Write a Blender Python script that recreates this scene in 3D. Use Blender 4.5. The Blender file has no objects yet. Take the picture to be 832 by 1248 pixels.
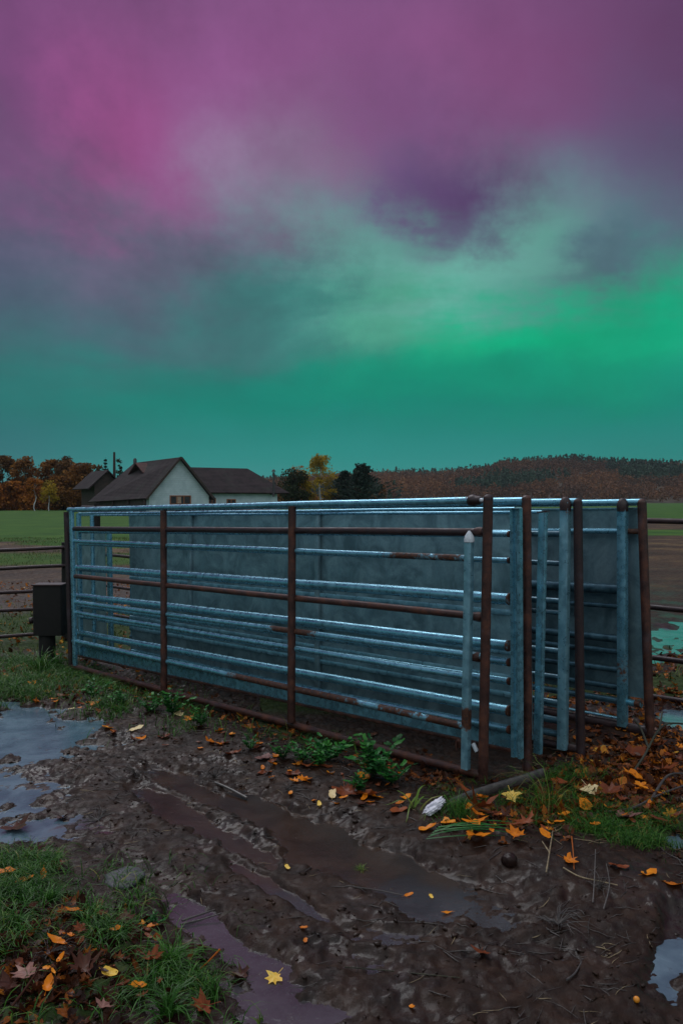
import bpy, bmesh, math, random
import numpy as np
from mathutils import Vector, Matrix
random.seed(7)
rng = np.random.default_rng(7)
S = bpy.context.scene
COL = S.collection
R = math.radians

# ---------------------------------------------------------------- camera
F = 1000.0; CX = 416.0; CY = 624.0; CAMZ = 1.5; PIT = math.atan(14/1000.0)
cam_d = bpy.data.cameras.new('camera'); cam = bpy.data.objects.new('camera', cam_d); COL.objects.link(cam)
cam.location = (0, 0, CAMZ); cam.rotation_euler = (R(90)-PIT, 0, 0)
cam_d.sensor_fit = 'VERTICAL'; cam_d.sensor_height = 36; cam_d.lens = 36*F/1248
cam_d.clip_start = 0.05; cam_d.clip_end = 6000
S.camera = cam
cp, sp_ = math.cos(PIT), math.sin(PIT)

def ray(px, py):
    x = (px-CX)/F; u = (CY-py)/F
    return Vector((x, cp+sp_*u, -sp_+cp*u))
def U(px, py, d):
    r = ray(px, py); k = d/r.y
    return Vector((r.x*k, d, CAMZ+r.z*k))
def G0(px, py, z=0.0):
    r = ray(px, py); k = (z-CAMZ)/r.z
    return Vector((r.x*k, r.y*k, z))
def proj(x, y, z=0.0):
    zz = z-CAMZ
    f = cp*y - sp_*zz
    u = sp_*y + cp*zz
    f = np.maximum(f, 0.05)
    return CX+F*x/f, CY-F*u/f

# ---------------------------------------------------------------- noise
def _h(ix, iy, seed):
    n = (ix.astype(np.int64)*374761393 + iy.astype(np.int64)*668265263 + seed*1442695041) & 0xffffffff
    n = ((n ^ (n >> 13))*1274126177) & 0xffffffff
    n = (n ^ (n >> 16)) & 0xffff
    return n/65535.0
def vnoise(x, y, s=0):
    ix = np.floor(x); iy = np.floor(y); fx = x-ix; fy = y-iy
    fx = fx*fx*fx*(fx*(fx*6-15)+10); fy = fy*fy*fy*(fy*(fy*6-15)+10)
    ix = ix.astype(np.int64); iy = iy.astype(np.int64)
    a = _h(ix, iy, s); b = _h(ix+1, iy, s); c = _h(ix, iy+1, s); d = _h(ix+1, iy+1, s)
    return (a+(b-a)*fx)*(1-fy)+(c+(d-c)*fx)*fy
def fbm(x, y, s=0, o=4, g=0.5):
    t = 0; a = 1; n = 0
    for i in range(o):
        t = t+a*vnoise(x*(2**i)+17.3*i, y*(2**i)+9.1*i, s+i); n += a; a *= g
    return t/n
def sstep(a, b, x):
    t = np.clip((x-a)/(b-a), 0, 1); return t*t*(3-2*t)

# ---------------------------------------------------------------- ground height
WATER_Z = -0.023
#        px,  py,  rx, ry, angle(deg, image), strength
PUD = [(-5, 902, 128, 48, 0, 1.0), (28, 962, 95, 28, -8, .9), (15, 1012, 90, 28, 5, .9), (105, 1000, 60, 15, 10, .55),
       (200, 935, 60, 8, 25, .7), (230, 960, 70, 13, 25, .85), (250, 1005, 100, 16, 28, .9), (340, 1000, 110, 22, 25, .95), (430, 1045, 130, 32, 14, 1.0), (560, 1090, 110, 26, 10, .85), (330, 1075, 90, 10, 30, .7), (480, 1130, 90, 10, 5, .6),
       (180, 1060, 50, 20, 30, .5),
       (235, 1105, 70, 22, 35, .78), (300, 1165, 80, 30, 30, .76), (335, 1222, 110, 30, 10, .76), (420, 1160, 80, 18, 10, .6), (470, 1135, 70, 12, 5, .6),
       (820, 1150, 42, 62, 20, 1.0), (826, 1020, 26, 12, 0, .9), (500, 1230, 50, 16, 0, .55), (640, 1150, 60, 16, 10, .45),
       (820, 780, 60, 26, 0, 1.0), (815, 872, 34, 14, 0, .9), (730, 903, 40, 10, 0, .9), (815, 692, 60, 3, 0, .6), (800, 722, 22, 4, 0, .6), (900, 770, 50, 25, 0, .8)]
def pud_mask(x, y):
    px, py = proj(x, y)
    wx = (fbm(x*3.1, y*3.1, 40, 6, .68)-.5)*2.1; wy = (fbm(x*3.1, y*3.1, 50, 6, .68)-.5)*2.1
    m = np.zeros_like(x)
    for (a, b, rx, ry, an, st) in PUD:
        c, s = math.cos(R(an)), math.sin(R(an))
        dx = (px-a)*c+(py-b)*s; dy = -(px-a)*s+(py-b)*c
        q = np.sqrt((dx/rx+wx)**2+(dy/ry+wy)**2)
        m = np.maximum(m, st*(1-sstep(.55, 1.25, q)))
    return m*sstep(.3, 1.0, y)
def gate_n(x, y):            # distance behind the line of the front gate (positive behind)
    return x*.718+y*.696-3.62
def gate_t(x, y):
    return -(x-.78)*.696+(y-4.4)*.718
def H(x, y):
    x = np.asarray(x, float); y = np.asarray(y, float)
    n = gate_n(x, y)
    near = 1-sstep(9, 16, y); nearx = 1-sstep(5, 9, np.abs(x))
    z = -.12*sstep(6.2, 8.2, y)*sstep(.2, 2.6, -x)*(1-sstep(18, 40, y))
    tt = np.clip(gate_t(x, y), 0, 5.2)
    dip = (-.022-.029*tt)*sstep(-.50, -.06, n)*(1-sstep(.9, 1.7, x))*(1-sstep(3, 7, n))*(1-.0*tt)
    z = np.minimum(z, dip)
    pm = pud_mask(x, y)
    rough = (.45+.9*fbm(x*1.7, y*1.7, 3, 2))*(1-.5*pm)*(1+1.3*sstep(6.5, 9, y))
    px, py = proj(x, y)
    smooth = np.exp(-(((px-440)/230)**2+((py-1075)/80)**2))
    rough = rough*(1-.45*smooth)
    big = (fbm(x*1.6, y*1.6, 11, 3)-.5)*.036
    # churned clods (billowed) with foot sized dents
    q = fbm(x*7.5, y*7.5, 21, 4, .6); clod = np.abs(q-.5)*2
    q2 = fbm(x*19, y*19, 31, 3, .6)
    q3 = fbm(x*52, y*52, 71, 2, .6)
    z = z+big*(near*.9+.1)+((.3-clod)*.020+(.28-np.abs(q2-.5)*2)*.016+(q2-.5)*.014+(q3-.5)*.016)*rough*np.maximum(near*nearx, .55)
    # streaks dragged through the wet track
    fl = fbm((x*.6+y*.25)*5+q*1.5, (y-x*.35)*38, 61, 3, .6)
    z = z+(fl-.5)*.016*np.exp(-(((px-320)/230)**2+((py-1030)/100)**2))
    # bank below the gates and past them
    bank = np.exp(-((n+.62)/.28)**2)
    z = z+.026*bank*near
    # grassy corner bank bottom left, litter bank right
    z = z+.045*np.exp(-(((px-60)/130)**2+((py-1190)/95)**2))
    z = z+.03*np.exp(-(((px-700)/110)**2+((py-985)/38)**2))
    z = z+.02*np.exp(-(((px-690)/120)**2+((py-1070)/45)**2))
    z = z-.040*pm*np.where(y > 7, .9, 1)
    z = z-.03*np.exp(-((n-.8)/.5)**2)*sstep(0, .6, gate_t(x, y))*(1-sstep(.6, 1.3, x))
    # long soft swells of the field
    z = z+(fbm(x*.03, y*.03, 90, 2)-.5)*.5*sstep(30, 90, y)
    return z
def Hs(x, y):
    return float(H(np.array([x]), np.array([y]))[0])
def floor_w(x, y):           # water level where a puddle sheet lies, far below elsewhere
    return np.where(((y < 6.3) & (gate_n(x, y) < -.45)) | ((x >= 1.75) & (y > 4.3) & (y < 12)) | ((x >= 1.15) & (y < 4.4)), WATER_Z, -9.0)
def G(px, py, lift=0.0):     # a point on the ground seen at that place in the photo
    p = G0(px, py, 0)
    for _ in range(4):
        p = G0(px, py, max(Hs(p.x, p.y), float(floor_w(p.x, p.y))))
    return Vector((p.x, p.y, max(Hs(p.x, p.y), float(floor_w(p.x, p.y)))+lift))

# ---------------------------------------------------------------- materials
def lin(c):
    return tuple(((v/255)/12.92 if v/255 <= .04045 else ((v/255+.055)/1.055)**2.4) for v in c)+(1.0,)
class NT:
    def __init__(s, tree): s.t = tree; s.n = tree.nodes; s.l = tree.links
    def add(s, typ, **kw):
        n = s.n.new(typ)
        for k, v in kw.items(): setattr(n, k, v)
        return n
    def link(s, a, b): s.l.new(a, b)
    def val(s, sock, v):
        if hasattr(v, 'is_output') or isinstance(v, bpy.types.NodeSocket): s.l.new(v, sock)
        else: sock.default_value = v
    def math(s, op, a, b=0.0, c=None, clamp=False):
        n = s.n.new('ShaderNodeMath'); n.operation = op; n.use_clamp = clamp
        s.val(n.inputs[0], a); s.val(n.inputs[1], b)
        if c is not None: s.val(n.inputs[2], c)
        return n.outputs[0]
    def mix(s, fac, a, b, blend='MIX'):
        n = s.n.new('ShaderNodeMix'); n.data_type = 'RGBA'; n.blend_type = blend
        s.val(n.inputs['Factor'], fac); s.val(n.inputs[6], a); s.val(n.inputs[7], b)
        return n.outputs[2]
    def noise(s, vec, scale, detail=4, rough=.55, dist=0.0):
        n = s.n.new('ShaderNodeTexNoise'); s.l.new(vec, n.inputs['Vector'])
        n.inputs['Scale'].default_value = scale; n.inputs['Detail'].default_value = detail
        n.inputs['Roughness'].default_value = rough; n.inputs['Distortion'].default_value = dist
        return n.outputs['Fac']
    def ramp(s, fac, stops, interp='LINEAR'):
        n = s.n.new('ShaderNodeValToRGB'); n.color_ramp.interpolation = interp
        e = n.color_ramp.elements
        while len(e) < len(stops): e.new(.5)
        for el, (p, c) in zip(e, stops):
            el.position = p; el.color = c if len(c) == 4 else (*c, 1)
        s.l.new(fac, n.inputs[0]); return n.outputs[0]
    def mr(s, v, a, b, c=0.0, d=1.0, smooth=True):
        n = s.n.new('ShaderNodeMapRange'); n.interpolation_type = 'SMOOTHSTEP' if smooth else 'LINEAR'
        s.val(n.inputs[0], v)
        for i, k in enumerate((a, b, c, d)): n.inputs[i+1].default_value = k
        return n.outputs[0]
    def vm(s, op, a, b=None):
        n = s.n.new('ShaderNodeVectorMath'); n.operation = op
        s.val(n.inputs[0], a)
        if b is not None: s.val(n.inputs[1], b)
        return n
    def bump(s, h, strength, dist, prev=None):
        n = s.n.new('ShaderNodeBump'); n.inputs['Strength'].default_value = strength; n.inputs['Distance'].default_value = dist
        s.l.new(h, n.inputs['Height'])
        if prev is not None: s.l.new(prev, n.inputs['Normal'])
        return n.outputs[0]
def material(name):
    m = bpy.data.materials.new(name); m.use_nodes = True
    t = NT(m.node_tree)
    b = t.n['Principled BSDF']
    return m, t, b
def coords(t, kind='Object'):
    return t.add('ShaderNodeTexCoord').outputs[kind]
def attr(t, name):
    a = t.add('ShaderNodeAttribute'); a.attribute_name = name; return a

def pos(t): return t.add('ShaderNodeNewGeometry').outputs['Position']

def galvanised(name, base, dark, rough=.30, metal=.7):
    m, t, b = material(name); P = pos(t)
    n1 = t.noise(P, 9, 4, .6); n2 = t.noise(P, 26, 3, .5)
    vo = t.add('ShaderNodeTexVoronoi'); t.link(P, vo.inputs['Vector']); vo.inputs['Scale'].default_value = 45
    sp = t.math('MULTIPLY', vo.outputs['Color'], .6)
    c = t.mix(t.mr(n1, .3, .7), dark, base)
    c = t.mix(t.math('MULTIPLY', t.mr(n2, .50, .75), .5), c, (base[0]*1.3+.02, base[1]*1.2+.02, base[2]*1.15+.02, 1))
    c = t.mix(t.math('MULTIPLY', sp, .10), c, (dark[0]*.7, dark[1]*.75, dark[2]*.8, 1))
    ru = attr(t, 'rust').outputs['Fac']
    rn = t.noise(P, 30, 6, .7); 
    rm = t.mr(t.math('ADD', t.math('MULTIPLY', ru, .62), t.math('MULTIPLY', rn, .62)), .55, .68)
    spk = t.math('MULTIPLY', t.mr(t.noise(P, 55, 4, .7), .70, .77), .7)
    rm = t.math('MAXIMUM', rm, spk)
    rc = t.ramp(t.noise(P, 60, 5, .7), [(.3, (.016, .008, .007)), (.5, (.055, .018, .010)), (.68, (.14, .045, .016)), (.85, (.26, .11, .04))])
    c = t.mix(rm, c, rc)
    t.link(c, b.inputs['Base Color'])
    t.link(t.math('MULTIPLY', t.math('SUBTRACT', 1.0, rm), metal), b.inputs['Metallic'])
    r = t.mr(n2, .3, .7, rough-.13, rough+.16); r = t.math('ADD', r, t.math('MULTIPLY', rm, .3)); t.link(r, b.inputs['Roughness'])
    # rain drops
    dv = t.add('ShaderNodeTexVoronoi'); t.link(P, dv.inputs['Vector']); dv.inputs['Scale'].default_value = 130
    drop = t.mr(dv.outputs['Distance'], .16, .30, 1, 0)
    nb = t.bump(drop, .05, .0006)
    t.link(nb, b.inputs['Normal'])
    return m
M_galv = galvanised('galvanised_steel', (.21, .47, .60, 1), (.14, .35, .45, 1))
M_galv_pale = galvanised('weathered_zinc', (.25, .48, .58, 1), (.13, .28, .36, 1), .38, .5)
M_galv_shaded = galvanised('shaded_zinc', (.08, .18, .235, 1), (.028, .072, .10, 1), .40, .5)  # darker copy of the zinc: shade on the rear rails put into its colour
def sheet_mat():
    m, t, b = material('zinc_sheet'); P = pos(t)
    mp = t.add('ShaderNodeMapping'); t.link(P, mp.inputs[0]); mp.inputs['Scale'].default_value = (9, 9, 1.6)
    st = t.noise(mp.outputs[0], 1.6, 5, .6); n1 = t.noise(P, 5, 5, .65, .8); n2 = t.noise(P, 60, 4, .7)
    c = t.mix(t.mr(n1, .3, .7), (.11, .185, .215, 1), (.29, .43, .48, 1))
    c = t.mix(t.math('MULTIPLY', t.mr(st, .50, .68), .6), c, (.20, .33, .38, 1))
    c = t.mix(t.math('MULTIPLY', t.mr(n2, .4, .8), .35), c, (.10, .19, .23, 1))
    wh = t.mr(t.noise(P, 9, 6, .75, 1.0), .62, .74); c = t.mix(t.math('MULTIPLY', wh, .28), c, (.22, .30, .33, 1))
    t.link(c, b.inputs['Base Color']); b.inputs['Metallic'].default_value = .55
    t.link(t.mr(n2, .3, .7, .30, .52), b.inputs['Roughness'])
    t.link(t.bump(n1, .06, .01, t.bump(n2, .10, .002)), b.inputs['Normal'])
    return m
M_sheet = sheet_mat()
def rust_mat(name, stops, rough=.55):
    m, t, b = material(name); P = pos(t)
    n1 = t.noise(P, 10, 8, .75); n2 = t.noise(P, 140, 3, .7)
    c = t.ramp(n1, stops)
    c = t.mix(t.math('MULTIPLY', t.mr(n2, .5, .75), .35), c, (.19, .075, .045, 1))
    sh = t.mr(t.noise(P, 7, 4, .6), .58, .72); c = t.mix(t.math('MULTIPLY', sh, .3), c, (.10, .085, .11, 1))
    t.link(c, b.inputs['Base Color']); t.link(t.mr(n1, .3, .7, rough-.22, rough+.12), b.inputs['Roughness'])
    b.inputs['Metallic'].default_value = .15
    dv = t.add('ShaderNodeTexVoronoi'); t.link(P, dv.inputs['Vector']); dv.inputs['Scale'].default_value = 120
    nb = t.bump(n1, .5, .004); nb = t.bump(n2, .45, .0015, nb); nb = t.bump(t.mr(dv.outputs['Distance'], .16, .30, 1, 0), .3, .0012, nb)
    t.link(nb, b.inputs['Normal'])
    return m
M_rust = rust_mat('rusted_steel', [(.32, (.014, .006, .006)), (.5, (.055, .019, .014)), (.68, (.14, .045, .023))])
M_darkrust = rust_mat('dark_rusted_steel', [(.25, (.008, .006, .008)), (.5, (.022, .011, .014)), (.8, (.06, .026, .022))])
def simple(name, c1, c2, scale=20, rough=.7, bump=.3, bd=.005, metal=0.0, spec=None):
    m, t, b = material(name); P = pos(t); n1 = t.noise(P, scale, 5, .65)
    t.link(t.mix(t.mr(n1, .3, .7), c1, c2), b.inputs['Base Color'])
    b.inputs['Roughness'].default_value = rough; b.inputs['Metallic'].default_value = metal
    t.link(t.bump(t.noise(P, scale*3, 4, .65), bump, bd), b.inputs['Normal'])
    return m
M_blackwood = simple('black_wet_wood', (.003, .0026, .0026, 1), (.008, .0065, .006, 1), 12, .85)
M_board = simple('weathered_board', (.030, .026, .026, 1), (.085, .070, .066, 1), 25, .45)
M_white = simple('white_paper', (.55, .53, .62, 1), (.80, .78, .85, 1), 40, .5, .5)
M_cap = simple('pale_cap', (.45, .50, .56, 1), (.7, .72, .78, 1), 60, .4)
M_stone = simple('wet_stone', (.022, .022, .027, 1), (.055, .055, .066, 1), 45, .55, .6, .006)
M_twig = simple('dead_twig', (.02, .015, .014, 1), (.07, .055, .05, 1), 60, .5)
M_twig_pale = simple('pale_dead_stalk', (.12, .085, .05, 1), (.30, .22, .12, 1), 60, .6)
M_bark = simple('bark', (.02, .017, .014, 1), (.06, .05, .04, 1), 2, .9)
M_birchbark = simple('birch_bark', (.25, .25, .27, 1), (.6, .6, .62, 1), 2, .8)
M_orange_ball = simple('orange_skin', (.55, .18, .01, 1), (.75, .27, .02, 1), 60, .35)
M_moss = simple('mossy_bark', (.013, .012, .008, 1), (.038, .038, .015, 1), 60, .7, .7)
M_darkglass = simple('dark_window_glass', (.010, .012, .015, 1), (.02, .022, .026, 1), 2, .12, .02)
M_winframe = simple('brown_window_frame', (.20, .065, .025, 1), (.32, .11, .045, 1), 6, .6)
M_curtain = simple('curtain', (.25, .17, .13, 1), (.38, .28, .22, 1), 6, .8)
M_porch = simple('dark_timber', (.02, .013, .012, 1), (.05, .03, .026, 1), 3, .8)
M_roofmetal = simple('stove_pipe', (.03, .03, .032, 1), (.05, .05, .055, 1), 8, .6)

def roof_mat(name, c1, c2):
    m, t, b = material(name); P = coords(t, 'Object')
    n = t.noise(P, 1.1, 5, .7); c = t.mix(t.mr(n, .3, .7), c1, c2)
    w = t.add('ShaderNodeTexWave'); w.bands_direction = 'Z'; t.link(P, w.inputs[0]); w.inputs['Scale'].default_value = 2.1; w.inputs['Distortion'].default_value = .5
    c = t.mix(t.math('MULTIPLY', w.outputs['Fac'], .3), c, (c1[0]*.5, c1[1]*.5, c1[2]*.5, 1))
    c = t.mix(t.math('MULTIPLY', t.mr(t.noise(P, .45, 4, .7), .5, .8), .5), c, (.04, .06, .045, 1))
    t.link(c, b.inputs['Base Color']); b.inputs['Roughness'].default_value = .85; b.inputs['Specular IOR Level'].default_value = .15
    t.link(t.bump(w.outputs['Fac'], .4, .04), b.inputs['Normal']); return m
M_roof = roof_mat('brown_roof_shingles', (.014, .010, .012, 1), (.036, .024, .027, 1))
M_roof_red = roof_mat('old_red_roof', (.05, .022, .022, 1), (.10, .04, .035, 1))
def siding():
    m, t, b = material('pale_green_siding'); P = coords(t, 'Object')
    w = t.add('ShaderNodeTexWave'); w.bands_direction = 'Z'; w.wave_profile = 'SAW'; t.link(P, w.inputs[0]); w.inputs['Scale'].default_value = 1.5
    n = t.noise(P, 1.5, 5, .65)
    c = t.mix(t.mr(n, .3, .75), (.38, .48, .53, 1), (.52, .62, .67, 1))
    c = t.mix(t.mr(w.outputs['Fac'], .82, .98, 0, .45), c, (.14, .21, .20, 1))
    t.link(c, b.inputs['Base Color']); b.inputs['Roughness'].default_value = .7
    t.link(t.bump(w.outputs['Fac'], .5, .03), b.inputs['Normal']); return m
M_siding = siding()

def tint_mat(name, stops, rough=.5, trans=0.0, veins=False, attrn='tint', spec=.14):
    m, t, b = material(name)
    a = attr(t, attrn).outputs['Fac']; P = pos(t)
    f = t.math('ADD', a, t.math('MULTIPLY', t.math('SUBTRACT', t.noise(P, 70 if veins else 3, 3), .5), .35))
    c = t.ramp(f, stops)
    if veins:
        c = t.mix(t.mr(t.noise(P, 160, 3, .7), .60, .72, 0, .6), c, (.06, .025, .012, 1))
    t.link(c, b.inputs['Base Color']); b.inputs['Roughness'].default_value = rough
    b.inputs['Specular IOR Level'].default_value = spec
    if trans:
        tr = t.add('ShaderNodeBsdfTranslucent'); t.link(c, tr.inputs[0])
        mx = t.add('ShaderNodeMixShader'); mx.inputs[0].default_value = trans
        t.link(b.outputs[0], mx.inputs[1]); t.link(tr.outputs[0], mx.inputs[2])
        t.link(mx.outputs[0], t.n['Material Output'].inputs[0])
    return m
M_grass = tint_mat('grass_blade', [(0, (.008, .024, .004)), (.35, (.020, .072, .010)), (.7, (.048, .15, .018)), (.9, (.12, .19, .03)), (1, (.24, .19, .06))], .38, .25)
M_fieldgrass = tint_mat('field_grass', [(0, (.010, .030, .006)), (.5, (.030, .075, .012)), (.8, (.09, .11, .02)), (1, (.16, .11, .03))], .6, .2)
M_weed = tint_mat('weed_leaf', [(0, (.008, .04, .010)), (.5, (.018, .12, .024)), (1, (.06, .24, .04))], .35, .25, True)
M_litter = tint_mat('leaf_litter', [(0, (.018, .008, .006)), (.35, (.065, .020, .009)), (.62, (.20, .055, .010)), (.85, (.42, .13, .015)), (1, (.55, .28, .03))], .4, .15, True)
M_leaf_yellow = tint_mat('yellow_leaf', [(0, (.60, .33, .03)), (.5, (.85, .52, .08)), (1, (.85, .66, .22))], .38, .2, True)
M_leaf_orange = tint_mat('orange_leaf', [(0, (.36, .085, .008)), (.5, (.72, .20, .010)), (1, (.88, .34, .02))], .38, .2, True)
M_leaf_rust = tint_mat('rust_brown_leaf', [(0, (.055, .016, .010)), (.5, (.17, .040, .014)), (1, (.30, .075, .022))], .38, .15, True)
M_leaf_brown = tint_mat('dark_brown_leaf', [(0, (.02, .010, .009)), (.5, (.055, .020, .014)), (1, (.09, .034, .02))], .35, .1, True)
M_leaf_pink = tint_mat('pale_pink_leaf', [(0, (.12, .055, .055)), (.5, (.25, .12, .10)), (1, (.45, .25, .18))], .4, .1, True)
M_leaf_cream = tint_mat('cream_leaf', [(0, (.55, .36, .16)), (.5, (.80, .62, .34)), (1, (.85, .72, .48))], .4, .15, True)
M_tree_orange = tint_mat('autumn_orange_foliage', [(0, (0.068, 0.024, 0.011)), (.5, (0.257, 0.084, 0.016)), (1, (0.486, 0.189, 0.027))], .7, .3)
M_tree_red = tint_mat('autumn_red_foliage', [(0, (0.047, 0.023, 0.012)), (.5, (0.169, 0.070, 0.022)), (1, (0.324, 0.149, 0.034))], .7, .3)
M_tree_brown = tint_mat('autumn_brown_foliage', [(0, (0.030, 0.019, 0.012)), (.5, (0.101, 0.051, 0.022)), (1, (0.203, 0.101, 0.032))], .7, .3)
M_tree_yellow = tint_mat('autumn_yellow_foliage', [(0, (0.095, 0.074, 0.016)), (.5, (0.324, 0.216, 0.020)), (1, (0.540, 0.365, 0.041))], .7, .3)
M_tree_green = tint_mat('dark_green_foliage', [(0, (.010, .016, .010)), (.5, (.022, .035, .016)), (1, (.05, .06, .02))], .7, .2)
M_needle = tint_mat('conifer_needles', [(0, (0.008, 0.019, 0.019)), (.5, (0.018, 0.041, 0.035)), (1, (0.041, 0.074, 0.047))], .7, .15)

# ---------------------------------------------------------------- object helpers
def put(o, kind=None, label=None, cat=None, group=None, parent=None):
    if o.name not in COL.objects: COL.objects.link(o)
    if parent is not None: o.parent = parent
    if kind: o['kind'] = kind
    if label: o['label'] = label
    if cat: o['category'] = cat
    if group: o['group'] = group
    return o
def empty(name, loc, label, cat, group=None):
    o = bpy.data.objects.new(name, None); o.location = loc; o.empty_display_size = .1
    return put(o, None, label, cat, group)
def np_mesh(name, V, Q, mat, smooth=False, attrs=None, loc=(0, 0, 0)):
    V = np.asarray(V, dtype=np.float32)-np.array(loc, dtype=np.float32); Q = np.asarray(Q, dtype=np.int32); k = Q.shape[1]
    me = bpy.data.meshes.new(name); me.vertices.add(len(V)); me.vertices.foreach_set('co', V.ravel())
    me.loops.add(Q.size); me.loops.foreach_set('vertex_index', Q.ravel()); me.polygons.add(len(Q))
    me.polygons.foreach_set('loop_start', np.arange(0, Q.size, k, dtype=np.int32))
    me.polygons.foreach_set('use_smooth', np.full(len(Q), smooth, dtype=bool))
    me.update(calc_edges=True); me.materials.append(mat)
    for an, av in (attrs or {}).items():
        a = me.attributes.new(an, 'FLOAT', 'POINT'); a.data.foreach_set('value', np.asarray(av, dtype=np.float32))
    o = bpy.data.objects.new(name, me); o.location = loc
    return o
class MB:
    """collects shapes in world space, links them as one mesh"""
    def __init__(s): s.V = []; s.F = []; s.A = []
    def add(s, verts, faces, a=None):
        k = len(s.V); s.V += [tuple(v) for v in verts]; s.F += [tuple(i+k for i in f) for f in faces]
        s.A += list(a) if a is not None else [0.0]*len(verts)
    def sweep(s, pts, prof, side, up_scale=None, att=None, cap=True):
        """prof: list of (a,b): a along 'side', b along the third axis"""
        n = len(prof); V = []; A = []
        pts = [Vector(p) for p in pts]
        for i, p in enumerate(pts):
            d = (pts[min(i+1, len(pts)-1)]-pts[max(i-1, 0)]).normalized()
            sd = (Vector(side)-d*d.dot(Vector(side))).normalized(); th = d.cross(sd)
            k = 1 if up_scale is None else up_scale[i]
            for (a, b) in prof: V.append(p+sd*a*k+th*b*k)
            A += [att(i/(len(pts)-1)) if att else 0.0]*n
        Fc = []
        for i in range(len(pts)-1):
            for j in range(n):
                Fc.append((i*n+j, i*n+(j+1) % n, (i+1)*n+(j+1) % n, (i+1)*n+j))
        if cap:
            Fc.append(tuple(range(n))[::-1]); Fc.append(tuple((len(pts)-1)*n+j for j in range(n)))
        s.add(V, Fc, A)
    def tube(s, pts, r, n=14, att=None, scale=None, side=None, squash=1.0):
        prof = [(r*math.cos(2*math.pi*j/n), squash*r*math.sin(2*math.pi*j/n)) for j in range(n)]
        d = (Vector(pts[-1])-Vector(pts[0])).normalized()
        if side is None: side = (0, 0, 1) if abs(d.z) < .8 else (1, 0, 0)
        s.sweep(pts, prof, side, scale, att)
    def bar(s, p0, p1, w, t, side, bev=.006, att=None, seg=24):
        a, b = w/2, t/2; c = min(bev, a*.6, b*.6)
        prof = [(a-c, -b), (a-c*.3, -b+c*.3), (a, -b+c), (a, b-c), (a-c*.3, b-c*.3), (a-c, b), (-a+c, b), (-a+c*.3, b-c*.3), (-a, b-c), (-a, -b+c), (-a+c*.3, -b+c*.3), (-a+c, -b)]
        p0 = Vector(p0); p1 = Vector(p1)
        s.sweep([p0.lerp(p1, i/seg) for i in range(seg+1)], prof, side, None, att)
    def box(s, c, sx, sy, sz, rot=0.0):
        c = Vector(c); m = Matrix.Rotation(rot, 3, 'Z')
        V = [c+m @ Vector((x*sx/2, y*sy/2, z*sz/2)) for x in (-1, 1) for y in (-1, 1) for z in (-1, 1)]
        s.add(V, [(0, 1, 3, 2), (4, 6, 7, 5), (0, 4, 5, 1), (2, 3, 7, 6), (0, 2, 6, 4), (1, 5, 7, 3)])
    def build(s, name, mat, parent=None, smooth=True, angle=40, origin=None, **kw):
        me = bpy.data.meshes.new(name)
        o0 = Vector(origin) if origin is not None else (parent.location if parent is not None else Vector((0, 0, 0)))
        me.from_pydata([Vector(v)-o0 for v in s.V], [], s.F); me.update()
        at = me.attributes.new('rust', 'FLOAT', 'POINT'); at.data.foreach_set('value', s.A)
        at = me.attributes.new('tint', 'FLOAT', 'POINT'); at.data.foreach_set('value', s.A)
        me.materials.append(mat)
        if smooth:
            me.polygons.foreach_set('use_smooth', [True]*len(me.polygons))
            bm = bmesh.new(); bm.from_mesh(me)
            for e in bm.edges:
                if len(e.link_faces) == 2 and e.calc_face_angle(0) > R(angle): e.smooth = False
            bm.to_mesh(me); bm.free()
        o = bpy.data.objects.new(name, me)
        if parent is None: o.location = o0
        return put(o, parent=parent, **kw)

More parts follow.
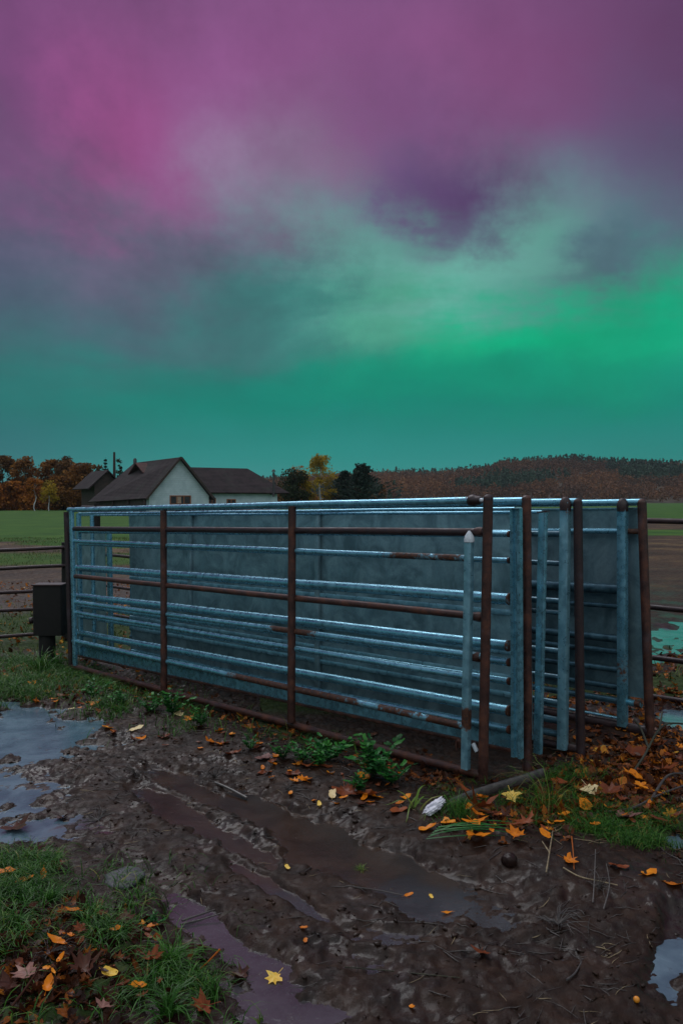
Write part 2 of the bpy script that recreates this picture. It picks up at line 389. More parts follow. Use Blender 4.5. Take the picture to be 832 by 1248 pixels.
# ================================================================ WORLD
def build_world():
    w = bpy.data.worlds.new('World'); S.world = w; w.use_nodes = True
    t = NT(w.node_tree); t.n.clear()
    out = t.add('ShaderNodeOutputWorld')
    D = coords(t, 'Generated'); D = t.vm('NORMALIZE', D).outputs[0]
    sep = t.add('ShaderNodeSeparateXYZ'); t.link(D, sep.inputs[0]); x, y, z = sep.outputs
    # cloud-deck coordinates for wisps
    zz = t.math('ADD', t.math('MAXIMUM', z, 0.0), .18)
    cx = t.math('DIVIDE', x, zz); cy = t.math('DIVIDE', y, zz)
    cb = t.add('ShaderNodeCombineXYZ'); t.link(cx, cb.inputs[0]); t.link(cy, cb.inputs[1])
    C = cb.outputs[0]
    az = t.math('ARCTAN2', x, y); el = t.math('ARCSINE', z)
    nA = t.add('ShaderNodeTexNoise'); t.link(C, nA.inputs['Vector']); nA.inputs['Scale'].default_value = 1.15; nA.inputs['Detail'].default_value = 7; nA.inputs['Roughness'].default_value = .58; nA.inputs['Distortion'].default_value = .4
    off = t.vm('SUBTRACT', nA.outputs['Color'], (.5, .5, .5)).outputs[0]
    off = t.vm('MULTIPLY', off, (.30, .20, 0)).outputs[0]
    nB = t.add('ShaderNodeTexNoise'); t.link(D, nB.inputs['Vector']); nB.inputs['Scale'].default_value = 6; nB.inputs['Detail'].default_value = 9; nB.inputs['Roughness'].default_value = .66
    off2 = t.vm('MULTIPLY', t.vm('SUBTRACT', nB.outputs['Color'], (.5, .5, .5)).outputs[0], (.21, .12, 0)).outputs[0]
    pv = t.add('ShaderNodeCombineXYZ'); t.link(az, pv.inputs[0]); t.link(el, pv.inputs[1])
    # warp fades out towards the horizon
    k = t.mr(el, .02, .25)
    offs = t.vm('ADD', off, off2).outputs[0]
    sc = t.add('ShaderNodeVectorMath'); sc.operation = 'SCALE'; t.link(offs, sc.inputs[0]); t.link(k, sc.inputs['Scale'])
    P = t.vm('ADD', pv.outputs[0], sc.outputs[0]).outputs[0]
    sp2 = t.add('ShaderNodeSeparateXYZ'); t.link(P, sp2.inputs[0])
    v = t.math('DIVIDE', sp2.outputs[1], R(90))
    def e_of(py): return math.atan((610-py)/1000)
    def stop(py, c): return (max(0, e_of(py)/R(90)), lin(c))
    base = t.ramp(v, [stop(612, (74, 138, 142)), stop(572, (34, 130, 128)), stop(500, (0, 122, 108)), stop(440, (0, 124, 110)), stop(390, (42, 124, 116)),
                      stop(320, (82, 110, 122)), stop(240, (102, 96, 122)), stop(150, (118, 82, 124)), stop(70, (122, 76, 122)), stop(-60, (108, 70, 112)),
                      (.40, lin((108, 92, 126))), (.62, lin((140, 150, 172))), (1.0, lin((204, 214, 222)))])
    col = base
    blobs = [  # px, py, sx, sy (px), rot, colour, strength
        (30, 80, 130, 130, 0, (112, 66, 114), .85), (180, 180, 95, 90, -35, (150, 70, 128), .8), (230, 225, 75, 45, -40, (136, 76, 128), .6), (330, 60, 110, 70, 0, (138, 80, 134), .55),
        (0, 340, 150, 75, 0, (72, 74, 100), .8), (150, 390, 130, 45, 0, (66, 88, 104), .6), (-40, 540, 150, 70, 0, (42, 92, 104), .65), (160, 330, 70, 40, 0, (92, 88, 112), .5),
        (365, 190, 70, 55, 0, (136, 112, 142), .65), (440, 310, 90, 50, -15, (96, 154, 146), .8),
        (640, 70, 170, 65, 0, (126, 72, 118), .6), (815, 180, 95, 120, 0, (84, 72, 104), .85), (860, -20, 120, 70, 0, (88, 56, 92), .7),
        (650, 240, 70, 45, 0, (100, 118, 136), .65), (570, 325, 115, 50, 10, (104, 176, 160), .9), (500, 395, 70, 26, -20, (60, 158, 130), .6), (780, 310, 70, 40, 0, (80, 112, 126), .5),
        (630, 405, 135, 36, 10, (0, 170, 122), 1.0), (800, 395, 120, 46, 8, (0, 162, 118), .95), (470, 385, 60, 26, 20, (84, 156, 132), .45),
        (330, 410, 90, 24, 0, (66, 104, 110), .5), (640, 462, 190, 34, 0, (0, 140, 110), .8), (420, 560, 200, 20, 0, (20, 134, 124), .5), (800, 560, 100, 30, 0, (22, 118, 108), .5),
        (515, 245, 42, 54, 10, (90, 60, 108), .9), (545, 285, 34, 26, 0, (88, 74, 112), .5), (705, 316, 66, 18, 5, (74, 86, 108), .6), (470, 120, 60, 40, 0, (118, 74, 120), .5)]
    for (px, py, sx, sy, rot, c, st) in blobs:
        a0 = math.atan((px-CX)/F); e0 = math.atan((610-py)/1000)*math.cos(a0)
        mp = t.add('ShaderNodeMapping'); mp.vector_type = 'TEXTURE'; t.link(P, mp.inputs[0])
        mp.inputs['Location'].default_value = (a0, e0, 0); mp.inputs['Rotation'].default_value = (0, 0, R(rot)); mp.inputs['Scale'].default_value = (sx/F*1.15, sy/F*1.15, 1)
        dd = t.vm('DOT_PRODUCT', mp.outputs[0], mp.outputs[0]).outputs['Value']
        f = t.math('MULTIPLY', t.math('EXPONENT', t.math('MULTIPLY', dd, -1.0)), st)
        col = t.mix(f, col, lin(c))
    # the half of the sky behind the viewer: plain steel blue dusk cloud
    back = t.mr(y, .15, -.45)
    bc = t.mix(t.mr(nA.outputs['Fac'], .3, .7), lin((206, 218, 222)), lin((232, 238, 240)))
    bc = t.mix(t.mr(z, .15, .65), lin((136, 152, 160)), bc)
    col = t.mix(back, col, bc)
    # wisps of light and dark
    wv = t.math('ADD', t.mr(nA.outputs['Fac'], .25, .75, .80, 1.20, False), t.mr(nB.outputs['Fac'], .3, .7, -.15, .15, False))
    wk = t.math('ADD', 1.0, t.math('MULTIPLY', t.math('SUBTRACT', wv, 1.0), k))
    wk = t.math('MULTIPLY', wk, t.mr(y, -.2, .35, 1.0, .86))
    cs = t.add('ShaderNodeVectorMath'); cs.operation = 'SCALE'; t.link(col, cs.inputs[0]); t.link(wk, cs.inputs['Scale'])
    below = t.mr(z, -.02, -.10); col = t.mix(below, cs.outputs[0], (.01, .01, .012, 1))
    bg = t.add('ShaderNodeBackground'); t.link(col, bg.inputs[0]); bg.inputs[1].default_value = 1.0
    sky = t.add('ShaderNodeTexSky'); sky.sky_type = 'NISHITA'; sky.sun_disc = False
    sky.sun_elevation = R(52); sky.sun_rotation = R(335); sky.dust_density = 2
    bg2 = t.add('ShaderNodeBackground'); t.link(sky.outputs[0], bg2.inputs[0]); bg2.inputs[1].default_value = .0008
    ad = t.add('ShaderNodeAddShader'); t.link(bg.outputs[0], ad.inputs[0]); t.link(bg2.outputs[0], ad.inputs[1])
    t.link(ad.outputs[0], out.inputs[0])
build_world()
ld = bpy.data.lights.new('sun', 'SUN'); ld.energy = 1.15; ld.angle = R(34); ld.color = (.97, .98, 1.0)
lo = bpy.data.objects.new('sun', ld); COL.objects.link(lo)
sd = Vector((math.sin(R(335))*math.cos(R(52)), math.cos(R(335))*math.cos(R(52)), math.sin(R(52))))
lo.rotation_euler = sd.to_track_quat('Z', 'Y').to_euler(); lo.location = (0, 0, 20)

# ================================================================ GROUND
def axis(lo, hi, step, far, g=1.07):
    a = list(np.arange(lo, hi+1e-6, step)); s = step; v = a[-1]
    up = []
    while v < far[1]: s *= g; v += s; up.append(v)
    s = step; v = a[0]; dn = []
    while v > far[0]: s *= g; v -= s; dn.append(v)
    return np.array(dn[::-1]+a+up)
xs = axis(-2.8, 2.9, .0110, (-2600, 2600)); ys = axis(1.95, 7.2, .0110, (-300, 4200), 1.055)
X, Y = np.meshgrid(xs, ys)
Z = H(X, Y)
Z = np.where(Y < -20, 0, Z)
pm = pud_mask(X, Y)
PXg, PYg = proj(X, Y)
n_ = gate_n(X, Y)
fa = fbm(X*1.3, Y*1.3, 201, 4); fb = fbm(X*.25, Y*.25, 211, 4); fc = fbm(X*5, Y*5, 221, 4)
def ell(px, py, a, b, rx, ry, p=1.0):
    return np.exp(-(((px-a)/rx)**2+((py-b)/ry)**2)**p)
def grass_mask(x, y, px, py, fa, fb):
    g = np.zeros_like(x)
    dist = y
    left = (x < -.10*y)
    far = sstep(24, 31, dist+(fb-.5)*12)*(1-0)
    gl = np.maximum(sstep(26, 32, dist+(fb-.5)*10), (1-sstep(11.5, 14.5, dist+(fb-.5)*6))*sstep(8.8, 9.6, dist)*.85)
    gl = np.maximum(gl, (sstep(19, 21, dist)*(1-sstep(24, 27, dist)))*.55)
    gr = np.maximum(sstep(52, 62, dist+(fb-.5)*14), (sstep(33, 36, dist)*(1-sstep(40, 45, dist)))*.7)
    gr = np.maximum(gr, (1-sstep(7.2, 8.2, dist+(fa-.5)*3))*sstep(5.6, 6.4, dist)*.6)
    g = np.where(left, gl, gr)
    # weedy strip along the gates, the corner banks
    nn = x*.718+y*.696-3.62
    strip = np.exp(-((nn+.05)/.22)**2)*sstep(4.6, 5.4, y)*sstep(.3, .6, fa+.1)
    g = np.maximum(g, strip*.8)
    g = np.maximum(g, ell(px, py, 45, 1190, 150, 75)*1.1)
    g = np.maximum(g, ell(px, py, 0, 1090, 90, 40))
    g = np.maximum(g, ell(px, py, 40, 815, 70, 26)*1.0)
    g = np.maximum(g, ell(px, py, 735, 1000, 95, 30)*1.0)
    return np.clip(g, 0, 1)
gm = grass_mask(X, Y, PXg, PYg, fa, fb)
litter = np.clip(np.exp(-((n_+.02)/.35)**2)*(1-sstep(9, 12, Y))*.9+ell(PXg, PYg, 60, 835, 110, 30)+ell(PXg, PYg, 720, 985, 130, 50)+ell(PXg, PYg, 815, 920, 60, 60)+ell(PXg, PYg, 60, 1190, 150, 60)*.6, 0, 1)
V = np.stack([X.ravel(), Y.ravel(), Z.ravel()], 1)
nx = len(xs); ny = len(ys)
idx = np.arange(nx*ny).reshape(ny, nx)
Q = np.stack([idx[:-1, :-1].ravel(), idx[:-1, 1:].ravel(), idx[1:, 1:].ravel(), idx[1:, :-1].ravel()], 1)
def ground_mat():
    m, t, b = material('churned_mud_and_grass'); P = pos(t)
    g = attr(t, 'grass').outputs['Fac']; li = attr(t, 'litter').outputs['Fac']; wt = attr(t, 'wet').outputs['Fac']; fr = attr(t, 'far').outputs['Fac']
    n1 = t.noise(P, 7, 6, .65, .4); n2 = t.noise(P, 42, 5, .7, .3); n3 = t.noise(P, 170, 3, .65); nf = t.noise(P, .5, 6, .65)
    mud = t.ramp(n1, [(.28, (.0050, .0020, .0012)), (.5, (.0165, .0066, .0035)), (.72, (.038, .0175, .0100))])
    mud = t.mix(t.mr(n2, .5, .8, 0, .55), mud, (.040, .024, .017, 1))
    mud = t.mix(t.math('MULTIPLY', t.mr(n3, .62, .78), .35), mud, (.075, .046, .028, 1))
    nf = t.math('ADD', t.math('MULTIPLY', nf, .6), t.math('MULTIPLY', t.noise(P, 3.5, 6, .75), .4))
    farmud = t.ramp(nf, [(.36, (.016, .008, .005)), (.5, (.055, .029, .018)), (.64, (.13, .08, .033))])
    mud = t.mix(fr, mud, farmud)
    gr = t.ramp(t.noise(P, 11, 5, .7), [(.3, (.012, .016, .006)), (.5, (.022, .040, .010)), (.7, (.050, .060, .016))])
    grf = t.ramp(t.noise(P, .35, 6, .7), [(.3, (.020, .058, .012)), (.55, (.042, .100, .016)), (.8, (.085, .125, .022))])
    gr = t.mix(fr, gr, grf)
    gf = t.mr(t.math('ADD', g, t.math('MULTIPLY', t.math('SUBTRACT', n2, .5), .5)), .32, .62)
    c = t.mix(gf, mud, gr)
    sp = t.mr(t.noise(P, 60, 4, .75), .56, .66); lc = t.ramp(t.noise(P, 31, 3), [(.35, (.030, .012, .008)), (.52, (.13, .035, .010)), (.68, (.30, .10, .015))])
    c = t.mix(t.math('MULTIPLY', t.math('MULTIPLY', sp, li), .55), c, lc)
    t.link(c, b.inputs['Base Color'])
    r = t.mr(t.noise(P, 13, 5, .7), .35, .68, .42, .75); r = t.math('ADD', r, t.math('MULTIPLY', gf, .3)); r = t.math('ADD', r, t.math('MULTIPLY', fr, .25))
    r = t.math('SUBTRACT', r, t.math('MULTIPLY', wt, .12)); r = t.math('MAXIMUM', r, .08)
    t.link(r, b.inputs['Roughness']); t.link(t.mr(fr, 0, .5, 1.26, 1.26), b.inputs['IOR'])
    film = t.math('MAXIMUM', t.mr(t.noise(P, 2.6, 7, .72, .8), .50, .60), t.math('MULTIPLY', wt, .9))
    film = t.math('MULTIPLY', film, t.math('SUBTRACT', 1.0, gf)); film = t.math('MULTIPLY', film, t.mr(fr, 0, .6, 1, .1))
    t.link(t.math('MULTIPLY', film, .33), b.inputs['Coat Weight']); b.inputs['Coat IOR'].default_value = 1.38; t.link(t.mr(n2, .3, .7, .05, .22), b.inputs['Coat Roughness'])
    t.link(t.bump(t.noise(P, 34, 4, .6), .28, .006), b.inputs['Coat Normal'])
    nb = t.bump(n2, .4, .010); nb = t.bump(n3, .5, .004, nb); nb = t.bump(t.noise(P, 400, 2, .6), .3, .0015, nb)
    t.link(nb, b.inputs['Normal']); return m
M_ground = ground_mat()
ground = np_mesh('ground', V, Q, M_ground, True, {'grass': gm.ravel(), 'litter': litter.ravel(), 'wet': pm.ravel(), 'far': sstep(8.5, 22, Y).ravel()})
put(ground, 'structure', 'churned wet mud, grass and ploughed field')

def water_mat(name):
    m, t, b = material(name); P = pos(t)
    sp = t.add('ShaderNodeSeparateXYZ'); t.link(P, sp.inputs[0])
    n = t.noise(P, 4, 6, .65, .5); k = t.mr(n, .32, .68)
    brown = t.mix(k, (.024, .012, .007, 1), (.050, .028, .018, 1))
    pale = t.mix(k, (.050, .088, .118, 1), (.115, .175, .215, 1))  # blue-grey sky reflection painted into the base colour of the side puddles
    sky_mauve = t.mix(k, (.030, .026, .028, 1), (.062, .056, .062, 1))  # mauve sky reflection painted into the base colour of the near pool
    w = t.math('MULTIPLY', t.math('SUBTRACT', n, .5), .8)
    c = t.mix(t.mr(t.math('ADD', sp.outputs[1], w), 3.30, 3.05), brown, sky_mauve)
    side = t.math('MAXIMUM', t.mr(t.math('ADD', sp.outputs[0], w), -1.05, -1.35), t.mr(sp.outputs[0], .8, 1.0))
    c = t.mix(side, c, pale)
    scum = t.mr(t.noise(P, 11, 8, .75, 1.2), .56, .70); c = t.mix(t.math('MULTIPLY', scum, .8), c, (.020, .012, .009, 1))
    t.link(c, b.inputs['Base Color'])
    t.link(t.math('ADD', t.math('MULTIPLY', scum, .30), .04), b.inputs['Roughness'])
    b.inputs['IOR'].default_value = 1.6
    t.link(t.bump(t.noise(P, 30, 5, .65), .30, .005), b.inputs['Normal']); return m
M_water = water_mat('silty_sky_tinted_water')  # brown silt in the track, painted sky tint in the other puddles
def water_sheet(name, x0, x1, y0, y1, z):
    mb = MB(); pts = []
    N = 48; cxx, cyy = (x0+x1)/2, (y0+y1)/2
    for i in range(N):
        a = 2*math.pi*i/N; k = 1+.05*math.sin(3*a+1)+.04*math.sin(5*a)
        ca, sa = math.cos(a), math.sin(a)
        pts.append((cxx+(x1-x0)/2*k*math.copysign(abs(ca)**.5, ca), cyy+(y1-y0)/2*k*math.copysign(abs(sa)**.5, sa), z))
    mb.add(pts, [tuple(range(N))]); return mb.build(name, M_water, None, False, kind='structure')
mb = MB()
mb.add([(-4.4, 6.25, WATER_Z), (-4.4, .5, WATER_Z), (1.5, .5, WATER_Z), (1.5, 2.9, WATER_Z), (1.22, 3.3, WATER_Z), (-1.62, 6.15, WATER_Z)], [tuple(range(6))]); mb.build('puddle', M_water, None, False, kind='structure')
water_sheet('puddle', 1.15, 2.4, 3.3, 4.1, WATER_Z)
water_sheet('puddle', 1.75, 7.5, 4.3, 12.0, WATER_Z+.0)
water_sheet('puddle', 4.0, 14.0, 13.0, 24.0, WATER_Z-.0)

# ================================================================ GATES
N2 = Vector((.718, .696, 0)); UDIR = Vector((-.696, .718, 0))
class Plane:
    def __init__(s, Rp, Rd, n=None):
        p = U(Rp, 700, Rd); s.n = p.x*N2.x+p.y*N2.y if n is None else n
    def pt(s, px, py, off=0.0):
        r = ray(px, py); k = (s.n+off)/(r.x*N2.x+r.y*N2.y)
        return Vector((r.x*k, r.y*k, CAMZ+r.z*k))
def seg(a, b, n=48): return [a.lerp(b, i/n) for i in range(n+1)]
def rusty(*spans):
    def f(t):
        v = 0
        for (a, b, s) in spans:
            e = .07; w = min(max((t-a)/e+.5, 0), 1)*min(max((b-t)/e+.5, 0), 1); v = max(v, w*s)
        return v
    return f
def rail(pl, parent, p0, p1, r, mat, att=None, off=0.0, sag=0.0, label=None):
    mb = MB(); a = pl.pt(*p0, off=off); b = pl.pt(*p1, off=off); ph = random.random()*6
    pts = [q+Vector((0, 0, -sag*math.sin(math.pi*i/48)+.0012*math.sin(ph+i*.35))) for i, q in enumerate(seg(a, b))]
    mb.tube(pts, r, 16, att)
    # hollow cut ends
    o = mb.build('rail', mat, parent)
    if label: o['label'] = label
    return o
def upright(pl, parent, p0, p1, w, mat, name='post', square=False, off=0.0, att=None, t=None, bow=0.0):
    mb = MB(); a = pl.pt(*p0, off=off); b = pl.pt(*p1, off=off)
    if square: mb.bar(a, b, w, t or w, UDIR, .005, att)
    else: mb.tube(seg(a, b, 24), w/2, 18, att, side=(1, 0, 0))
    return mb.build(name, mat, parent)
def ball_cap(pl, parent, px, py, r, mat, name='post_cap', zs=.8, off=0.0):
    mb = MB(); c = pl.pt(px, py, off); n = 14; V = []; Fc = []
    rows = [(-1, .97), (-.35, 1.04), (0, 1.0), (.35, .86), (.65, .62), (.82, .3)]
    for (zk, rk) in rows:
        for j in range(n):
            a = 2*math.pi*j/n; V.append(c+Vector((math.cos(a)*r*rk, math.sin(a)*r*rk, zk*r*zs)))
    for i in range(len(rows)-1):
        for j in range(n): Fc.append((i*n+j, i*n+(j+1) % n, (i+1)*n+(j+1) % n, (i+1)*n+j))
    Fc.append(tuple(range(n))[::-1]); Fc.append(tuple((len(rows)-1)*n+j for j in range(n)))
    mb.add(V, Fc, [.9]*len(V)); return mb.build(name, mat, parent)
def sheet(pl, parent, corners, mat, off=0.0, th=.002, name='sheet', wob=.004, fold=True, nx=60, ny=14):
    """corners: TL, TR, BR, BL as (px,py); gently buckled steel sheet with real thickness and folded edges"""
    c = [pl.pt(*q, off=off) for q in corners]; V = []; Fc = []
    for s_ in (0, 1):
        for j in range(ny+1):
            for i in range(nx+1):
                u, v = i/nx, j/ny
                p = c[0].lerp(c[1], u).lerp(c[3].lerp(c[2], u), v)
                w = wob*math.sin(u*17+v*2)*math.sin(v*3.1)+wob*.6*math.sin(u*41+1)*math.sin(v*math.pi)
                V.append(p+N2*(w+(th if s_ else 0)))
    K = (nx+1)*(ny+1)
    for j in range(ny):
        for i in range(nx):
            a = j*(nx+1)+i; Fc.append((a, a+nx+1, a+nx+2, a+1)); Fc.append((K+a, K+a+1, K+a+nx+2, K+a+nx+1))
    for i in range(nx):
        a = i; b = ny*(nx+1)+i; Fc.append((a, a+1, K+a+1, K+a)); Fc.append((b, K+b, K+b+1, b+1))
    for j in range(ny):
        a = j*(nx+1); b = a+nx; Fc.append((a, K+a, K+a+nx+1, a+nx+1)); Fc.append((b, b+nx+1, K+b+nx+1, K+b))
    mb = MB(); mb.add(V, Fc); return mb.build(name, mat, parent, angle=30)
def base_of(pl, px, py):
    p = pl.pt(px, py); return Vector((p.x, p.y, Hs(p.x, p.y)))
GRP = 'livestock gates and panels leaning in a stack'

# ---- front gate: rusty frame with galvanised rails
g1 = Plane(594, 4.4)
t1 = empty('livestock_gate', base_of(g1, 590, 948), 'frontmost rust brown gate with a short grey upright topped by a pale cone cap', 'gate', GRP)
rail(g1, t1, (84, 621.5), (578, 610), .0225, M_galv, rusty((0, .02, .5), (.975, 1, .9)))
rail(g1, t1, (86, 644.5), (592, 648.5), .0225, M_darkrust)
rail(g1, t1, (90, 659.5), (567, 680.5), .0185, M_galv, rusty((.86, .96, .62), (.955, 1, .95)), label='galvanised rail with orange rust at its end')
rail(g1, t1, (88, 702), (592, 752), .0215, M_rust)
rail(g1, t1, (90, 733.5), (592, 801), .0205, M_galv, rusty((.62, .72, .9), (.975, 1, .9)))
rail(g1, t1, (90, 746), (567, 824.5), .0185, M_galv, rusty((.975, 1, .8)))
rail(g1, t1, (90, 781), (567, 885), .0215, M_galv, rusty((.0, .02, .8), (.52, .84, .68), (.84, .95, .58), (.94, 1, .95)), label='lower rail streaked with rust')
rail(g1, t1, (90, 812), (590, 946), .0245, M_rust)
for (a, b) in (((199.5, 622), (200, 840)), ((356, 617), (355, 880))):
    upright(g1, t1, a, b, .054, M_rust, 'brace', off=-.018)
upright(g1, t1, (594.5, 606), (588, 952), .054, M_rust)
ball_cap(g1, t1, 594.5, 606.5, .027, M_darkrust)
upright(g1, t1, (81, 624), (87, 811), .05, M_darkrust, 'post')
upright(g1, t1, (87.5, 623), (92, 811), .05, M_galv, 'post', True, off=-.012, t=.03)
upright(g1, t1, (571.5, 658), (567, 937), .045, M_galv_pale, 'upright', True, off=-.038, att=rusty((.72, .83, .8), (.975, 1, .9)), t=.036)
# pale cone cap
mb = MB(); p = g1.pt(571.5, 658, -.038)
mb.tube([p+Vector((0, 0, -.012)), p+Vector((0, 0, .006)), p+Vector((0, 0, .022)), p+Vector((0, 0, .040)), p+Vector((0, 0, .050))], .0285, 18, None, [1, 1.02, .85, .45, .16], side=(1, 0, 0))
mb.build('cone_cap', M_cap, t1)
# dark collar where the top rail stops
mb = MB(); a = g1.pt(572, 610.2); b = g1.pt(586, 609.8)
mb.tube(seg(a, b, 6), .031, 18, lambda t: 1, [.9, 1.06, 1.1, 1.0, .75, .8, .6]); mb.build('collar', M_darkrust, t1)
mb = MB(); p = g1.pt(586.5, 609.5, -.03); mb.tube([p, p+N2*-.006, p+N2*-.012], .012, 10, None, [1, .95, .5]); mb.build('bolt', M_cap, t1)
# latch between upright and post
mb = MB(); mb.bar(g1.pt(556, 905, -.02), g1.pt(570, 911, -.02), .045, .008, (0, 0, 1)); mb.bar(g1.pt(556, 903, -.028), g1.pt(556, 914, -.028), .012, .012, UDIR)
mb.build('latch', M_rust, t1)
mb = MB(); mb.bar(g1.pt(576, 906, -.01), g1.pt(581, 916, -.01), .022, .018, UDIR); mb.build('latch_tag', M_cap, t1)
# welds at the rail ends
for (px, py) in ((592, 648.5), (590, 752), (589, 801)):
    mb = MB(); a = g1.pt(px-13, py-.4); b = g1.pt(px-3, py)
    mb.tube(seg(a, b, 6), .025, 14, lambda t: 1, [.9, 1, 1.05, 1.1, 1.12, 1.05, 1]); mb.build('weld', M_rust, t1)

# ---- second panel: heavy galvanised rails, folded channel post
g2 = Plane(627, 4.47)
t2 = empty('livestock_hurdle', base_of(g2, 627, 925), 'galvanised hurdle with thick rails and folded channel post right behind the front gate', 'hurdle', GRP)
rl = [((96, 626), (627, 620), .011), ((95, 648), (619, 651), .017), ((96, 663), (619, 683), .0165), ((95, 692), (620, 730), .033), ((95, 726), (618, 787), .030),
      ((96, 738), (619, 807), .0225), ((96, 751), (619, 830), .0205), ((95, 771), (619, 866), .030), ((95, 784), (619, 889), .0225)]
for (a, b, r) in rl:
    rail(g2, t2, a, b, r, M_galv, rusty((.993, 1, .8)))
    if r > .016:
        mb = MB(); e = g2.pt(*b); mb.tube([e-UDIR*.000, e-UDIR*.010, e-UDIR*.013], r*1.04, 16, lambda t: .6, [1, 1, .6]); mb.build('rail_end', M_galv_pale if r > .025 else M_rust, t2)
sheet(g2, t2, [(94, 786), (622, 893), (622, 914), (94, 798)], M_galv, off=.01, name='skirt_sheet', wob=.001)
mb = MB(); a = g2.pt(94, 799, 0); b = g2.pt(624, 915, 0); mb.bar(a, b, .018, .02, (0, 0, 1), .003, rusty((.55, 1, .6))); mb.build('bottom_bar', M_rust, t2)
def channel(pl, parent, p0, p1, w, depth, mat, att=None, off=-.02):
    mb = MB(); a = pl.pt(*p0, off=off); b = pl.pt(*p1, off=off); th = .004; h = w/2
    prof = [(-h, 0), (-h, depth), (-h+th, depth), (-h+th, th), (-h*.38, th), (-h*.30, th+.013), (h*.30, th+.013), (h*.38, th), (h-th, th), (h-th, depth), (h, depth), (h, 0), (h*.42, 0), (h*.32, .013), (-h*.32, .013), (-h*.42, 0)]
    mb.sweep(seg(a, b, 24), prof, UDIR, None, att); return mb.build('channel_post', mat, parent, angle=30)
channel(g2, t2, (626.5, 619), (628, 924), .062, .03, M_galv, rusty((.985, 1, .9)))
mb = MB(); mb.bar(g2.pt(620, 619.5, -.02), g2.pt(634, 619.5, -.02), .006, .035, (0, 0, 1)); mb.build('end_plate', M_galv_pale, t2)
upright(g2, t2, (96, 626), (99, 798), .04, M_galv, 'post', True)

# ---- third gate: brown end post
g3 = Plane(641, 4.55)
t3 = empty('livestock_gate', base_of(g3, 641, 942), 'gate whose round rusty end post stands between the channel post and the narrow zinc post', 'gate', GRP)
rail(g3, t3, (112, 620.5), (640, 610.5), .0225, M_galv, rusty((.97, 1, .6)))
rail(g3, t3, (112, 644), (640, 650), .018, M_galv)
upright(g3, t3, (641, 607), (642, 943), .054, M_rust); ball_cap(g3, t3, 641, 607.5, .027, M_rust)
upright(g3, t3, (112, 622), (116, 806), .04, M_galv)

# ---- fourth panel: narrow zinc post, short end sheet
g4 = Plane(658, 4.68)
t4 = empty('livestock_hurdle', base_of(g4, 658, 918), 'hurdle with narrow flaking zinc end post that stops lower than its neighbours', 'hurdle', GRP)
upright(g4, t4, (661.5, 625), (655, 918), .048, M_galv, 'post', True, att=rusty((0, .015, .8), (.80, .97, .25), (.97, 1, .6)), t=.03)
rail(g4, t4, (100, 628), (660, 624), .010, M_galv)
sheet(g4, t4, [(88, 645), (129, 645.5), (131, 800), (92, 794)], M_sheet, off=.01, name='end_sheet', nx=12)
upright(g4, t4, (133, 644), (136, 797), .07, M_galv, 'post', True, t=.03)
mb = MB(); mb.bar(g4.pt(655.5, 624.5, -.0), g4.pt(667.5, 623, -.0), .006, .034, (0, 0, 1)); mb.build('end_plate', M_rust, t4)

# ---- fifth gate: sheeted, grey post plus dark post
g5 = Plane(705, 4.85)
t5 = empty('livestock_gate', base_of(g5, 705, 918), 'zinc sheeted gate with rust capped grey post beside a near black round post', 'gate', GRP)
rail(g5, t5, (158, 620), (703, 611.5), .0225, M_galv)
for (ya, yb, r) in ((646, 650.5, .0175), (664, 687, .016), (694, 733, .019), (700, 747, .014), (730, 794, .019), (752, 826, .017), (766, 858, .021), (776, 879, .022), (783, 896, .021)):
    rail(g5, t5, (160, ya), (684, yb), r, M_galv_shaded, rusty((.985, 1, .6)))
    mb = MB(); e = g5.pt(683, yb); mb.tube([e, e-UDIR*.012, e-UDIR*.016], r*1.12, 14, lambda t: 1, [1, 1, .6]); mb.build('rail_end', M_rust, t5)
sheet(g5, t5, [(157, 627), (646, 621.8), (649, 896), (161, 791)], M_sheet, off=-.05, name='sheet', wob=.005)
mb = MB(); mb.bar(g5.pt(157, 626, -.055), g5.pt(640, 620.6, -.055), .022, .03, (0, 0, 1), .004); mb.build('top_flat_bar', M_galv_pale, t5)
mb = MB(); mb.bar(g5.pt(161, 793, -.06), g5.pt(648, 899, -.06), .03, .03, (0, 0, 1), .004); mb.build('bottom_flat_bar', M_galv, t5)
for (ya, yb) in ((704, 756), (733, 805), (752, 837), (765, 858)):
    mb = MB(); mb.bar(g5.pt(159, ya, -.062), g5.pt(645, yb-7, -.062), .035, .02, (0, 0, 1), .006); mb.build('rib', M_galv_pale, t5)
for (px, yb, ms) in ((232, 742, M_galv), (387, 848, M_galv)):
    mb = MB(); mb.bar(g5.pt(px, 624, -.07), g5.pt(px, yb, -.07), .05, .03, UDIR, .004); mb.build('stiffener', M_sheet, t5)
    mb = MB(); mb.bar(g5.pt(px-5, 625, -.09), g5.pt(px+5, 625, -.09), .03, .012, (0, 0, 1), .004); mb.build('bracket', M_rust, t5)
rail(g5, t5, (160, 800), (706, 914), .024, M_darkrust)
upright(g5, t5, (688.5, 612), (685, 913), .056, M_galv_pale, 'post', True, off=-.03, att=rusty((0, .05, .8), (.98, 1, 1)), t=.045)
ball_cap(g5, t5, 688.5, 613, .034, M_darkrust, zs=1.3, off=-.03)
upright(g5, t5, (703.5, 611), (707, 919), .054, M_darkrust); ball_cap(g5, t5, 703.5, 611, .027, M_darkrust)
upright(g5, t5, (160, 622), (162, 800), .04, M_galv)

